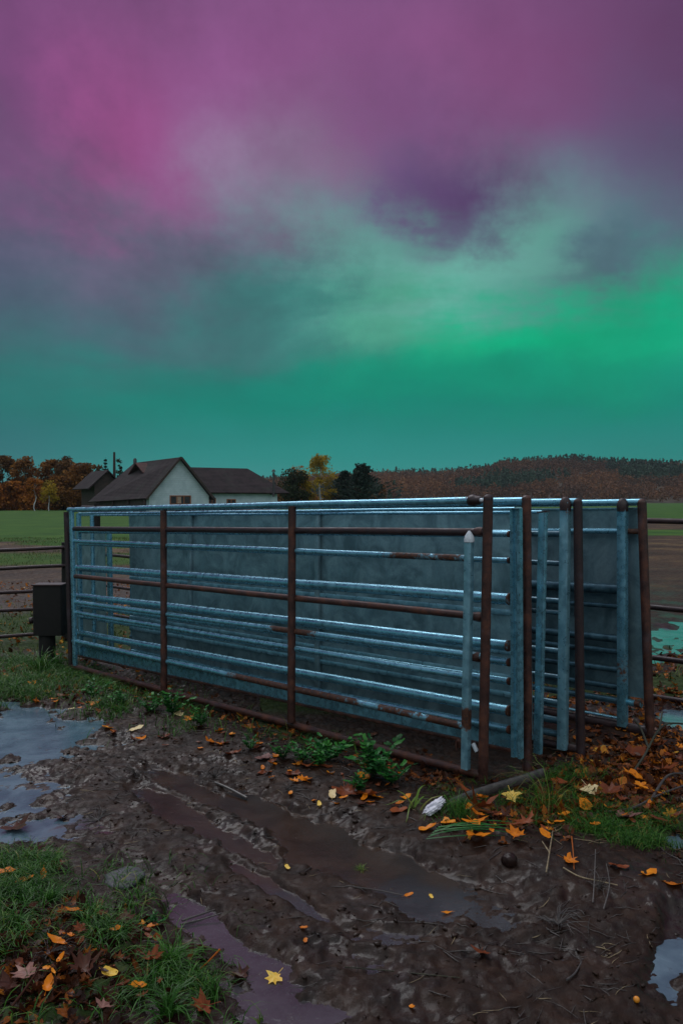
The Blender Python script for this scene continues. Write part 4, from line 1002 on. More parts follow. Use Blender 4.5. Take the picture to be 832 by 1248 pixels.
# left fence foot and weeds beneath the gates
def dL(px, py, x, y):
    return np.clip(ell(px, py, 45, 812, 55, 20)+ell(px, py, 10, 845, 40, 18)+ell(px, py, 150, 862, 70, 16)*.5+ell(px, py, 120, 825, 60, 14)*.4+ell(px, py, 280, 895, 90, 12)*.25, 0, 1)*(.15+.85*clump(x, y, 3, 620))
p = scatter_px(9000, -160, 480, 770, 930, dL); n = len(p)
grass_obj('grass', 'rough green grass at the foot of the left fence and gates', p, rng.uniform(.05, .15, n), rng.uniform(.003, .006, n), rng.uniform(.1, .8, n), .8, np.clip(rng.normal(.52, .2, n), 0, 1), M_grass)
def dM(px, py, x, y):
    fa_ = fbm(x*1.3, y*1.3, 201, 4); fb_ = fbm(x*.25, y*.25, 211, 4); return grass_mask(x, y, px, py, fa_, fb_)*.9*(.35+.65*clump(x, y, 1.2, 640))
p = scatter_px(26000, -300, 1100, 655, 830, dM); p = p[(gate_n(p[:, 0], p[:, 1]) > 1.6) | (p[:, 0] < -2.6)]; n = len(p)
grass_obj('grass', 'short pasture grass beyond the fences', p, rng.uniform(.05, .16, n), rng.uniform(.006, .014, n), rng.uniform(.1, .8, n), .7, np.clip(rng.normal(.55, .25, n), 0, 1), M_fieldgrass, segs=2)

# ================================================================ LEAVES
def leaf_outline(kind, rg):
    if kind == 'maple':
        ang = [-90, -60, -38, -22, 2, 18, 32, 52, 66, 78, 90]; rad = [.42, .58, .40, .72, .92, .62, .55, .98, .66, .72, 1.12]
        pr = list(zip(ang, rad)); pr = pr+[(180-a, r) for a, r in pr[-2:0:-1]]
    elif kind == 'oval':
        pr = [(a, .62+.45*abs(math.sin(R(a)))**2) for a in range(-90, 270, 22)]
        pr = [(a, r*(.78+.22*abs(math.sin(R(a))))) for a, r in pr]
    else:
        pr = [(a, 1/math.sqrt((math.cos(R(a))/.36)**2+(math.sin(R(a)))**2)) for a in range(-90, 270, 20)]
    return [(math.cos(R(a))*r*rg.uniform(.80, 1.15), math.sin(R(a))*r*rg.uniform(.84, 1.12)) for a, r in pr]
def leaf_geo(kind, size, curl, rg, stem=True):
    o = leaf_outline(kind, rg); n = len(o); V = [(0, -.05, 0)]; cx = rg.uniform(-.7, .7)*curl; cy = rg.uniform(.3, 1.0)*curl; tw = rg.uniform(-.8, .8)*curl; V[0] = (rg.uniform(-.08, .08), -.05, rg.uniform(-.05, .05))
    def zf(x, y): return cy*(y*y)*.55+cx*x*y*.8+curl*abs(x)**1.5*.7*(1 if tw > -.4 else -.3)+.06*math.sin(7*x+5*y)
    for k in (.5, 1.0):
        for (x, y) in o: V.append((x*k, y*k, zf(x*k, y*k)))
    F_ = [(0, 1+i, 1+(i+1) % n) for i in range(n)]+[(1+i, 1+n+i, 1+n+(i+1) % n, 1+(i+1) % n) for i in range(n)]
    if stem:
        b = len(V); y0 = min(p[1] for p in o)*.5
        for k in range(4):
            yy = y0-.30*k; zz = .02+.10*k*curl; w = .022
            V += [(-w, yy, zz), (w, yy, zz+.005)]
        F_ += [(b+2*k, b+2*k+1, b+2*k+3, b+2*k+2) for k in range(3)]
    return [(x*size, y*size, z*size) for x, y, z in V], F_
LEAFN = {}
def leaf(px, py, spx, mat, label, kind='maple', curl=.5, tilt=None, yaw=None, group='fallen leaves', up=.004, seed=None):
    if (py > 1060 and px < 265) or (px > 545 and 925 < py < 1035): up = up+.022
    g = G(px, py); s = spx/2/F*g.y*1.12; rg = random.Random(seed if seed is not None else int(px*31+py*7))
    vs, fs = leaf_geo(kind, s, curl, rg)
    fl = .15 if mat in (M_leaf_yellow, M_leaf_cream) else 1.0
    rot = Matrix.Rotation(yaw if yaw is not None else rg.uniform(0, 6.28), 3, 'Z') @ Matrix.Rotation((rg.uniform(-.35, .35)-(.25 if fl < 1 else 0))*1.0*(fl if fl == 1 else .6), 3, 'X') @ Matrix.Rotation(rg.uniform(-.3, .3)*fl, 3, 'Y')
    if fl < 1: rot = Matrix.Rotation(.30, 3, 'X') @ Matrix.Rotation(rg.uniform(0, 6.28), 3, 'Z')
    W = [rot @ Vector(v) for v in vs]; mz = min(v.z for v in W)
    mb = MB(); t0 = rg.uniform(.25, .8)
    mb.add([g+v-Vector((0, 0, mz*.6-up)) for v in W], fs, [min(1, max(0, t0+rg.uniform(-.2, .2))) for _ in W])
    return mb.build('fallen_leaf', mat, None, origin=g, angle=80, label=label, cat='leaf', group=group)
Yw, Og, Ru, Br, Pk, Cr = M_leaf_yellow, M_leaf_orange, M_leaf_rust, M_leaf_brown, M_leaf_pink, M_leaf_cream
named = [
 (335, 1194, 24, Yw, 'bright yellow leaf lying alone on the smooth wet mud at bottom centre', 'maple', .2),
 (134, 1196, 20, Yw, 'crinkled yellow leaf on the grass bank at bottom left', 'oval', .5),
 (88, 1118, 23, Og, 'curled yellow orange leaf on grass left of the flat stone', 'slim', .6),
 (70, 1158, 27, Og, 'bright orange leaf on the grass bank above the broad brown ones', 'slim', .5),
 (58, 1215, 30, Og, 'curved orange leaf in the bottom left grass below a pink one', 'slim', .8),
 (184, 1188, 32, Ru, 'curled rust orange leaf hooked in the grass tuft at bottom left', 'maple', 1.0),
 (169, 1216, 17, Og, 'small orange leaf low in the grass tuft at bottom left', 'oval', .4),
 (248, 1239, 34, Ru, 'orange brown leaf at the very bottom edge under the grass tuft', 'maple', .6),
 (126, 1240, 26, Pk, 'pale orange brown leaf at the bottom edge left of the grass tuft', 'maple', .6),
 (104, 1192, 42, Br, 'large dark brown leaf pair standing left of the crinkled yellow leaf', 'maple', 1.0),
 (34, 1198, 36, Pk, 'dull pink brown leaf lying on twigs at bottom left', 'maple', .4),
 (12, 1210, 34, Br, 'dark brown leaf at the bottom left edge', 'maple', .5),
 (294, 1190, 28, Br, 'dark curled leaf stuck upright in the mud left of the bright yellow leaf', 'maple', 1.1),
 (124, 1123, 19, Ru, 'small red brown leaf on wet earth right of the grass, above the bank', 'oval', .4),
 (153, 1132, 24, Br, 'dark brown leaf on the edge of the smooth mud', 'maple', .6),
 (99, 1142, 20, Ru, 'dull rust leaf between grass tufts on the left bank', 'maple', .4),
 (186, 1138, 13, Og, 'small orange leaf caught at the tip of the grass tuft', 'oval', .5),
 (5, 1070, 22, Og, 'orange leaf on grass at the left edge, highest on the bank', 'oval', .4),
 (30, 1082, 20, Og, 'orange leaf in grass near the left edge, beside a smaller one', 'oval', .4),
 (53, 1074, 18, Og, 'slim orange leaf pointing right over grass near the left puddle', 'slim', .4),
 (50, 1044, 28, Br, 'dark brown leaf standing at the edge of the left puddle', 'maple', 1.0),
 (72, 1056, 26, Ru, 'rust brown leaf below the dark one at the edge of the left puddle', 'maple', .6),
 (75, 999, 20, Br, 'dark red leaf floating in the left puddle', 'maple', .6),
 (20, 1010, 44, Br, 'clump like dark leaf lying in the left puddle near the edge of the photo', 'maple', .6),
 (586, 1166, 27, Ru, 'single red brown leaf lying flat on the mud at bottom right', 'maple', .3),
 (544, 1114, 15, Og, 'tiny orange leaf in the middle of the muddy track', 'slim', .3),
 (370, 1134, 9, Og, 'tiny orange leaf above the bright yellow one', 'oval', .3),
 (372, 1147, 8, Og, 'tiny dark orange leaf just under another tiny one', 'oval', .3),
 (502, 1229, 9, Og, 'tiny orange leaf at the bottom edge right of centre', 'oval', .3),
 (498, 1092, 12, Og, 'small orange leaf fragment on the muddy track, left of another', 'slim', .3),
 (525, 1094, 7, Yw, 'yellow leaf speck on the muddy track', 'oval', .3),
 (350, 1058, 8, Yw, 'yellow leaf speck on the brown water', 'oval', .3),
 (623, 977, 21, Yw, 'bright yellow leaf on grass right of the curved board', 'maple', .2),
 (718, 967, 22, Cr, 'pale cream yellow leaf with toothed edge on the right bank', 'maple', .2),
 (690, 962, 24, Ru, 'upright rust orange leaf just left of the cream leaf', 'maple', .9),
 (584, 992, 34, Ru, 'tall crumpled orange brown leaf standing by the curved board', 'maple', 1.2),
 (577, 1012, 30, Og, 'orange leaf at the foot of the tall crumpled one', 'maple', .5),
 (578, 1027, 30, Og, 'bright orange leaf on the mud edge under the flattened green blades', 'maple', .3),
 (521, 1011, 15, Og, 'orange leaf at the left tip of the flattened green blades', 'oval', .4),
 (546, 1008, 16, Og, 'small orange leaf above the flattened green blades', 'oval', .5),
 (628, 1025, 24, Og, 'orange brown leaf at the right end of the green blades', 'maple', .5),
 (664, 1025, 18, Og, 'plain oval orange leaf on the mud edge beside a dry stalk', 'oval', .3),
 (640, 1012, 26, Ru, 'rust leaf in the heap right of the green blades', 'maple', .6),
 (613, 1002, 28, Br, 'dark rust leaf behind the tall crumpled one', 'maple', .8),
 (692, 1052, 18, Og, 'small orange leaf on bare mud below the right bank', 'maple', .5),
 (747, 1062, 12, Ru, 'small rust leaf on mud right of the bare stalks', 'oval', .4),
 (758, 1058, 11, Ru, 'second small rust leaf on mud right of the bare stalks', 'oval', .4),
 (790, 1066, 26, Og, 'long orange leaf on the mud near the right puddle', 'slim', .4),
 (818, 1074, 30, Og, 'orange leaf touching the right edge near the right puddle', 'slim', .4),
 (770, 925, 40, Ru, 'large orange brown leaf below the leaning corner post', 'maple', .6),
 (806, 945, 36, Ru, 'large rust leaf near the right edge on the leaf bank', 'maple', .6),
 (775, 955, 30, Og, 'orange leaf in the middle of the right leaf bank', 'maple', .4),
 (797, 912, 26, Ru, 'rust leaf under the mossy branch', 'maple', .5),
 (742, 972, 26, Ru, 'rust leaf right of the cream leaf', 'maple', .6),
 (760, 1002, 30, Pk, 'pale orange flattened leaf below the right bank twig', 'maple', .3),
 (712, 990, 20, Og, 'small orange leaf just below the cream leaf', 'oval', .5),
 (450, 970, 28, Ru, 'large rust orange leaf under the right clump of weeds', 'maple', .6),
 (420, 966, 30, Ru, 'curled rust leaf left of the large one below the weeds', 'maple', .8),
 (405, 972, 12, Cr, 'small pale leaf at the mud edge below the weeds', 'oval', .3),
 (486, 990, 16, Ru, 'rust leaf standing at the mud edge left of the white litter', 'oval', .5),
 (321, 926, 22, Pk, 'pink red oval leaf below the front gate', 'oval', .3),
 (218, 872, 14, Cr, 'pale yellow leaf on the weeds under the left part of the gate', 'oval', .3),
 (232, 877, 18, Og, 'orange leaf right beside the pale yellow one under the gate', 'maple', .5),
 (268, 892, 16, Og, 'bright orange leaf below the gate between two weed clumps', 'maple', .5),
 (283, 897, 10, Og, 'small orange leaf just right of the bright orange one below the gate', 'oval', .4),
 (255, 905, 18, Og, 'broken orange leaf on clods below the gate', 'maple', .5),
 (354, 970, 9, Og, 'small orange leaf on dark mud below the pink red leaf', 'oval', .4),
 (389, 981, 8, Yw, 'small yellow leaf at the edge of the brown track', 'oval', .3),
 (166, 889, 17, Cr, 'long pale leaf sliver on mud under the left gate end', 'slim', .3),
 (90, 862, 12, Cr, 'whitish leaf at the edge of the left puddle below the gate end', 'slim', .2),
 (108, 857, 8, Og, 'tiny orange leaf under the left gate end', 'oval', .3),
 (375, 935, 18, Ru, 'rust leaf standing against the middle weeds', 'oval', .9),
 (443, 950, 20, Og, 'orange leaf among the right clump of weeds', 'oval', .6),
 (375, 952, 14, Og, 'bright orange scrap below the middle weeds', 'maple', .5),
 (330, 950, 10, Og, 'orange scrap on the dark clods below the gate', 'maple', .5)]
for (px, py, s, m, lb, k, cu) in named: leaf(px, py, s*(1.22 if px > 395 and 920 < py < 1080 else 1), m, lb, k, cu)
# a few dozen plain small ones that nothing tells apart
rl_ = random.Random(3)
spots = [(95, 865, 380, 925, 46), (380, 930, 500, 985, 26), (560, 965, 830, 1020, 55), (760, 890, 832, 970, 34), (0, 1130, 200, 1240, 26), (0, 830, 90, 858, 18)]
for (x0, y0, x1, y1, n) in spots:
    for i in range(n):
        px = rl_.uniform(x0, x1); py = rl_.uniform(y0, y1)
        if x0 == 95: py = 858+(px-95)*.235+rl_.uniform(-6, 34)
        m = rl_.choice([Og, Og, Ru, Ru, Br]); leaf(px, py, rl_.uniform(7, 17), m, 'small orange to brown fallen leaf among the weeds and litter', rl_.choice(['oval', 'maple', 'slim']), rl_.uniform(.2, .9))
# litter as a mass
def litter_mass(name, label, n, px0, px1, py0, py1, dens, s0, s1, tm=.42):
    p = scatter_px(n, px0, px1, py0, py1, dens); m = len(p); V = []; Fc = []
    protos = [leaf_geo(k, 1.0, c, random.Random(i), False) for i, (k, c) in enumerate([('maple', .5), ('oval', .7), ('slim', .6), ('maple', 1.0), ('oval', .3), ('maple', .8)])]
    allV = []; allF3 = []; tint = []; base = 0
    for i in range(m):
        vs, fs = protos[i % 6]; A = np.array(vs)*rng.uniform(s0, s1)
        a = rng.uniform(0, 6.28); b = rng.normal(0, .55); ca, sa, cb_, sb = math.cos(a), math.sin(a), math.cos(b), math.sin(b)
        Rm = np.array([[ca, -sa, 0], [sa, ca, 0], [0, 0, 1]]) @ np.array([[1, 0, 0], [0, cb_, -sb], [0, sb, cb_]])
        A = A @ Rm.T; A[:, 2] -= A[:, 2].min()*.5; allV.append(A+p[i]); 
        for f in fs: allF3.append([q+base for q in (f if len(f) == 4 else (*f, f[2]))] if len(f) == 4 else [f[0]+base, f[1]+base, f[2]+base, -1])
        t0 = np.clip(rng.normal(tm, .22), 0, 1); tint += [t0]*len(A); base += len(A)
    F4 = [tuple(f) if f[3] >= 0 else tuple(f[:3]) for f in allF3]
    mb = MB(); mb.V = [tuple(v) for v in np.concatenate(allV)]; mb.F = F4; mb.A = tint
    o = mb.build(name, M_litter, None, False, kind='stuff', label=label)
litter_mass('leaf_litter', 'brown and orange leaf litter along the foot of the gates', 1500, -150, 560, 800, 1000,
            lambda px, py, x, y: np.clip(np.exp(-((gate_n(x, y)+.10)/.22)**2)+ell(px, py, 40, 830, 100, 22)*.9, 0, 1)*(.3+.7*clump(x, y, 3, 650)), .012, .035)
litter_mass('leaf_litter', 'dense rust coloured leaf litter on the right bank', 1900, 540, 930, 880, 1045,
            lambda px, py, x, y: np.clip(ell(px, py, 780, 945, 80, 45)+ell(px, py, 640, 1005, 80, 18)*.7+ell(px, py, 740, 985, 90, 25)*.6, 0, 1), .012, .042, .50)
litter_mass('leaf_litter', 'dark wet leaf litter in the bottom left corner', 1100, -200, 260, 1100, 1300,
            lambda px, py, x, y: np.clip(ell(px, py, 50, 1190, 130, 60), 0, 1), .010, .034, .22)
litter_mass('leaf_litter', 'leaves strewn on the grass beyond the left fence', 1500, -150, 180, 700, 810,
            lambda px, py, x, y: .8*(.3+.7*clump(x, y, 1.5, 660)), .02, .045, .62)
litter_mass('leaf_litter', 'leaves strewn on the weedy ground beyond the right fence', 1200, 640, 950, 790, 890,
            lambda px, py, x, y: .8*(.3+.7*clump(x, y, 1.5, 670))*(gate_n(x, y) > 1.5), .018, .04, .5)

# mud crumbs: loose clods on the surface
def crumbs(name, label, n, px0, px1, py0, py1, dens, s0, s1, mat):
    p = scatter_px(n, px0, px1, py0, py1, dens); m = len(p)
    ico = bmesh.new(); bmesh.ops.create_icosphere(ico, subdivisions=2, radius=1); iv = np.array([v.co[:] for v in ico.verts]); fi = np.array([[v.index for v in f.verts] for f in ico.faces]); ico.free()
    V = []; Q = []
    for i in range(m):
        s = s0*(s1/s0)**(rng.uniform(0, 1)**2.2)
        a = iv*(1+.28*np.sin(iv[:, [1]]*rng.uniform(3, 7)+rng.uniform(0, 6))+.18*np.sin(iv[:, [0]]*9+rng.uniform(0, 6)))*np.array([rng.uniform(.7, 1.5), rng.uniform(.7, 1.3), rng.uniform(.35, .7)])*s
        c_, s_ = math.cos(rng.uniform(0, 6.28)), math.sin(rng.uniform(0, 6.28)); a = np.column_stack([a[:, 0]*c_-a[:, 1]*s_, a[:, 0]*s_+a[:, 1]*c_, a[:, 2]])
        V.append(a+p[i]); Q.append(fi+i*len(iv))
    V = np.concatenate(V); nn = len(V)
    o = np_mesh(name, V, np.concatenate(Q), mat, True, {'grass': np.zeros(nn), 'litter': np.zeros(nn), 'wet': np.zeros(nn), 'far': np.zeros(nn)}); put(o, 'stuff', label)
crumbs('mud_clods', 'small clods of mud scattered over the track', 3600, -100, 930, 850, 1320,
       lambda px, py, x, y: (.25+.75*clump(x, y, 2.5, 680))*(gate_n(x, y) < .1), .003, .012, M_ground)

# straw and twig scraps pressed in the mud
def scraps(name, label, n, mat, px0, px1, py0, py1, L0, L1, w, dens, seed):
    p = scatter_px(n, px0, px1, py0, py1, dens); mb = MB(); rr = random.Random(seed)
    for q in p:
        L = rr.uniform(L0, L1); a = rr.gauss(.5, 1.0); x, y = q[0], q[1]; pts = []
        cv = rr.uniform(-.4, .4)
        for k in range(5):
            s = (k/4-.5)*L; xx = x+s*math.cos(a+cv*s/L); yy = y+s*math.sin(a+cv*s/L)
            pts.append((xx, yy))
        zs = H(np.array([v[0] for v in pts]), np.array([v[1] for v in pts])); zs = np.maximum(zs, floor_w(np.array([v[0] for v in pts]), np.array([v[1] for v in pts])))
        zl = zs.mean()*.5+zs*.5+.003
        mb.tube([Vector((v[0], v[1], float(z_))) for v, z_ in zip(pts, zl)], w*rr.uniform(.6, 1.4), 5, lambda t: .5, [.5, 1, 1, .8, .4])
    mb.build(name, mat, None, True, kind='stuff', label=label)
dtr = lambda px, py, x, y: (.2+.8*clump(x, y, 2, 690))*(gate_n(x, y) < .0)*(1-.8*pud_mask(x, y))
scraps('straw_scraps', 'dark rotten straw and twig scraps trodden into the mud', 900, M_twig, -60, 900, 870, 1290, .03, .13, .0016, dtr, 1)
scraps('straw_scraps', 'pale straw scraps trodden into the mud and leaf bank', 170, M_twig_pale, -60, 900, 870, 1290, .02, .09, .0011, dtr, 2)
scraps('straw_scraps', 'tangle of dry stalks on the right leaf bank', 130, M_twig_pale, 620, 900, 890, 1040, .05, .2, .0015, lambda px, py, x, y: np.ones_like(x)*.8, 3)

# ================================================================ WEEDS
def weed(px, py, hpx, label, n=7, seed=0, wide=1.0):
    g = G(px, py); h = hpx/F*g.y; rg = random.Random(seed+int(px)); t = empty('weed_plant', g, label, 'plant', 'broad leaved weeds under the gates')
    st = MB(); lf = MB()
    for i in range(n):
        a = rg.uniform(0, 6.28); L = h*rg.uniform(.6, 1.15); ln = rg.uniform(.15, .95)*wide; pts = []
        for k in range(6):
            s = k/5; pts.append(Vector((math.cos(a)*L*ln*s*1.0, math.sin(a)*L*ln*s, L*(s-.28*s*s*ln))))
        st.tube(pts, .0016, 5, None, [1, .95, .9, .8, .6, .4], side=(1, .3, 0))
        for k in range(1, 6):
            for sgn in ((-1, 1) if k < 5 else (0,)):
                sz = h*rg.uniform(.10, .18)*(1.15 if sgn == 0 else 1); vs, fs = leaf_geo('oval', 1.0, .35, rg, False)
                yaw = a-math.pi/2+sgn*rg.uniform(.7, 1.3); c = pts[k]+Vector((math.cos(yaw+math.pi/2), math.sin(yaw+math.pi/2), .25))*sz*.8
                rot = Matrix.Rotation(yaw, 3, 'Z') @ Matrix.Rotation(rg.uniform(-.1, .6), 3, 'X') @ Matrix.Rotation(rg.uniform(-.4, .4), 3, 'Y')
                tt = rg.uniform(.1, .95)
                lf.add([g+c+rot @ (Vector((x*.8, y, z))*sz) for x, y, z in vs], fs, [tt]*len(vs))
    stm = st.build('stem', M_weed, None, origin=(0, 0, 0)); stm.parent = t
    lf.build('foliage', M_weed, t, angle=80)
wl = [(210, 872, 26, 'leafy green weed under the left brace of the front gate', 9, .9), (245, 884, 20, 'low weed with pale leaf beside it between the two braces', 7, 1.0), (185, 868, 20, 'small weed just left of the left brace', 7, 1.),
      (150, 858, 20, 'small weed near the left end of the gate', 7, 1.), (115, 850, 18, 'tiny weed at the left end of the gate', 6, 1.), (345, 925, 20, 'low dark weed right after the right brace', 8, 1.),
      (368, 930, 22, 'weed with broad leaves beside a standing rust leaf', 8, 1.), (400, 928, 30, 'wide spreading weed with paired leaflets under the gate middle', 11, 1.2), (388, 934, 22, 'lower weed in front of the wide spreading one', 7, 1.),
      (455, 948, 42, 'tallest weed clump of paired leaflets under the right part of the gate', 12, .8), (478, 955, 28, 'weed just right of the tallest clump', 9, 1.), (438, 965, 22, 'low weed under the tallest clump', 8, 1.), (305, 912, 15, 'little weed between the two braces, right one', 6, 1.),
      (275, 965+30, 1, None, 0, 0)]
for w in wl:
    if w[3]: weed(w[0], w[1], w[2]*1.1, w[3], w[4]+2, 5, w[5])
weed(190, 1128, 18, 'thin sprouting weed on the mud beside the flat stone', 6, 9, 1.1)

def tuft(px, py, hpx, n, label, wd=.005, lean=(.05, .9), tint=(.5, .15), droop=1.1, mat=M_grass, cat='grass tuft'):
    g = G(px, py); h = hpx/F*g.y; rg = rng
    P0 = np.array(g)+np.column_stack([rg.normal(0, h*.08, n), rg.normal(0, h*.08, n), np.full(n, -.006)])
    az = rg.uniform(0, 2*math.pi, n); V, Q, K = blades(P0, h*rg.uniform(.6, 1.25, n), wd*rg.uniform(.6, 1.2, n), rg.uniform(lean[0], lean[1], n), az, 7, droop)
    o = np_mesh('grass_tuft', V, Q, mat, True, {'tint': np.repeat(np.clip(rg.normal(*tint, n), 0, 1), K)}, tuple(g)); return put(o, None, label, cat, 'tufts of long grass')
tuft(505, 985, 46, 9, 'pale arching grass blades at the edge of the mud below the gate corner', .011, (.2, 1.0), (.85, .06), 1.3)
tuft(665, 985, 78, 42, 'tall thin grass tuft with dry pale blades right of the curved board', .004, (.05, .8), (.78, .16), .9)
tuft(560, 998, 40, 34, 'green grass tuft right behind the white litter', .0035, (.05, .5), (.5, .12), .6)
tuft(700, 985, 48, 40, 'green grass tuft behind the cream leaf', .0035, (.1, .8), (.6, .15), .9)
tuft(208, 1180, 62, 80, 'bushy green grass tuft beside the smooth mud at bottom left', .0050, (.1, 1.0), (.55, .12), 1.0)
tuft(205, 1235, 60, 70, 'grass tuft with broad blades at the bottom edge', .0055, (.1, 1.0), (.5, .12), 1.0)
tuft(262, 1215, 50, 22, 'thin upright grass blades right of the bottom left bank', .0032, (.05, .5), (.4, .15), .6)
tuft(318, 1246, 22, 8, 'single small sprout at the bottom edge below the bright yellow leaf', .006, (.05, .4), (.8, .1), .4)
tuft(50, 822, 44, 110, 'dense green tuft in front of the post of the black box', .008, (.05, .7), (.55, .15), .8)
tuft(70, 815, 36, 80, 'green tuft between the black box and the gate end', .008, (.05, .7), (.45, .15), .8)
tuft(18, 846, 28, 90, 'low green tuft at the left edge above the puddle', .007, (.1, 1.), (.5, .15), .9)
tuft(20, 1128, 40, 80, 'grass tuft on the left bank close to the photo edge', .0045, (.1, 1.), (.45, .15), 1.)
tuft(60, 1100, 38, 80, 'grass tuft on the left bank below the puddle', .0045, (.1, 1.), (.45, .15), 1.)
tuft(440, 1060, 14, 24, 'tiny dry tuft growing in the middle of the track', .0022, (.2, 1.), (.85, .1), .8)
tuft(175, 1215, 48, 60, 'grass tuft left of the broad bladed one at the bottom', .0045, (.1, 1.), (.45, .15), 1.)
# flattened green blades on the leaf bank
g = G(566, 1022, .012); mb = MB()
for k in range(7):
    a = Vector((-.17+.01*k, .012*k-.03, .004*k)); dx = random.uniform(.28, .42)
    yv = random.uniform(-.05, .06); cv = random.uniform(-.04, .04); zt = random.uniform(.005, .035)
    pts = [g+a+Vector((dx*s, yv*s+cv*math.sin(s*3.0), zt*math.sin(s*3.1))) for s in [i/8 for i in range(9)]]
    mb.sweep(pts, [(-.0032, -.0006), (-.0032, .0006), (.0032, .0006), (.0032, -.0006)], (0, 1, .25), [.9, 1, 1, 1, .95, .9, .75, .5, .15], lambda t, k=k: .35+.05*k)
o = mb.build('green_sheaf', M_weed, None, origin=g, label='bunch of bright green blades lying flat over orange leaves', cat='grass blades')

# ================================================================ TWIGS, BOARD, LITTER, STONE
def path_tube(mb, pxs, r, scale=None, n=8, lift=0.0, att=None):
    P = [G(a, b, (c if len(q) > 2 else 0)+lift) for q in pxs for (a, b, c) in [(*q, 0)[:3] if len(q) == 2 else q]]
    out = []
    for i in range(len(P)-1):
        p0 = P[max(i-1, 0)]; p1 = P[i]; p2 = P[i+1]; p3 = P[min(i+2, len(P)-1)]
        for k in range(6):
            t = k/6; out.append(.5*((2*p1)+(p2-p0)*t+(2*p0-5*p1+4*p2-p3)*t*t+(3*p1-p0-3*p2+p3)*t**3))
    out.append(P[-1]); m = len(out)
    sc = [1-(1-.35)*i/(m-1) for i in range(m)] if scale is None else [scale[0]+(scale[1]-scale[0])*i/(m-1) for i in range(m)]
    mb.tube(out, r, n, att, sc, side=(0, 0, 1)); return out
# curved board
g = G(516, 998); pts = [U(514, 999, 3.86), U(530, 991, 3.92), U(550, 979, 4.0), U(575, 968.5, 4.07), U(605, 959, 4.14), U(635, 950, 4.2), U(662, 940.5, 4.28)]
mb = MB(); mb.sweep(pts, [(-.020, -.010), (-.021, .008), (-.017, .011), (.017, .011), (.021, .008), (.020, -.010)], (0, .15, 1), [.8, .95, 1, 1, 1, 1, .9])
mb.build('board', M_board, None, origin=g, label='long bent dark board propped from the mud up to the gate corner', cat='board')
# white crumpled litter
g = G(529, 992); bm = bmesh.new(); bmesh.ops.create_icosphere(bm, subdivisions=4, radius=1)
V = np.array([v.co[:] for v in bm.verts]); Fs = [[v.index for v in f.verts] for f in bm.faces]; bm.free()
r_ = 1+.16*np.abs(np.sin(V[:, 0]*9+V[:, 2]*4))+.14*np.sin(V[:, 1]*11+V[:, 0]*5)-.18*np.abs(np.sin(V[:, 2]*8+V[:, 1]*3))
V = V*r_[:, None]*np.array([.055, .035, .026]); ang = .5
V = np.column_stack([V[:, 0]*math.cos(ang)-V[:, 2]*math.sin(ang)*.0, V[:, 1], V[:, 2]+V[:, 0]*.55]); V = V+np.array(g)+np.array([0, 0.02, .03])
mb = MB(); mb.add([tuple(v) for v in V], Fs); mb.build('paper_litter', M_white, None, origin=g, label='crumpled white paper litter lying at the low end of the bent board', cat='litter', angle=60)
# stone
g = G(151, 1074, .008); bm = bmesh.new(); bmesh.ops.create_icosphere(bm, subdivisions=4, radius=1); V = np.array([v.co[:] for v in bm.verts]); Fs = [[v.index for v in f.verts] for f in bm.faces]; bm.free()
V = V*(1+.10*np.sin(V[:, [0]]*3+1)+.06*np.sin(V[:, [1]]*6)+.03*np.sin(V[:, [0]]*13+V[:, [1]]*9)); V[:, 2] = np.sign(V[:, 2])*np.abs(V[:, 2])**.8
mb = MB(); mb.add([tuple(v) for v in V*np.array([.082, .088, .013])+np.array([g.x, g.y, g.z-.004])], Fs); mb.build('stone', M_stone, None, origin=g, label='flat dark wet stone set in the mud below the left puddle', cat='stone')
# dark clod near the right
g = G(620, 1054); V2 = np.array([v for v in V]); mb = MB(); mb.add([tuple(v) for v in V2*np.array([.034, .03, .026])+np.array(g)+np.array([0, 0, .008])], Fs); mb.build('mud_lump', M_leaf_brown, None, origin=g, label='dark red brown lump sitting on the mud below the rust leaves', cat='lump')
g = G(775, 1221); mb = MB(); bm = bmesh.new(); bmesh.ops.create_icosphere(bm, subdivisions=3, radius=.0095); vv = [g+v.co*1.0+Vector((0, 0, .007)) for v in bm.verts]; ff = [[v.index for v in f.verts] for f in bm.faces]; bm.free()
mb.add(vv, ff); mb.build('berry', M_orange_ball, None, origin=g, label='tiny round orange berry on the mud at bottom right', cat='berry')

def twig(name, label, paths, r, mat, scale=None, cat='twig'):
    mb = MB()
    for p in paths: path_tube(mb, p, r, scale)
    g = G(*paths[0][0][:2]); mb.build(name, mat, None, origin=g, label=label, cat=cat, group='twigs and stalks')
twig('branch', 'mossy curved branch reaching out at the right edge below the corner post', [[(768, 950, .02), (785, 930, .05), (800, 908, .08), (815, 897, .08), (845, 893, .05)], [(790, 924, .055), (780, 908, .10), (772, 899, .12)], [(803, 905, .08), (806, 890, .12)]], .008, M_moss, (.9, .7), 'branch')
twig('branch', 'long dark branch lying across the right leaf bank', [[(735, 992, .01), (770, 990, .02), (805, 975, .03), (845, 960, .03)], [(790, 983, .02), (812, 960, .04), (836, 952, .04)]], .008, M_twig, (1, .5), 'branch')
twig('stick', 'pale grey stick lying in dark mud below the gate', [[(262, 957, .02), (280, 966, .02), (301, 975, .01)]], .007, M_board, (.8, 1), 'stick')
twig('stick', 'long thin dark green stalk on the mud at bottom centre', [[(420, 1181, .006), (460, 1184, .006), (510, 1189, .006), (560, 1194, .006)]], .0035, M_moss, (.6, .5), 'stick')
twig('stick', 'dark stick pair lying on the smooth mud left of centre', [[(220, 1130, .01), (245, 1124, .01), (270, 1117, .012)], [(222, 1126, .012), (250, 1116, .01), (262, 1110, .01)]], .004, M_twig, (1, .6), 'stick')
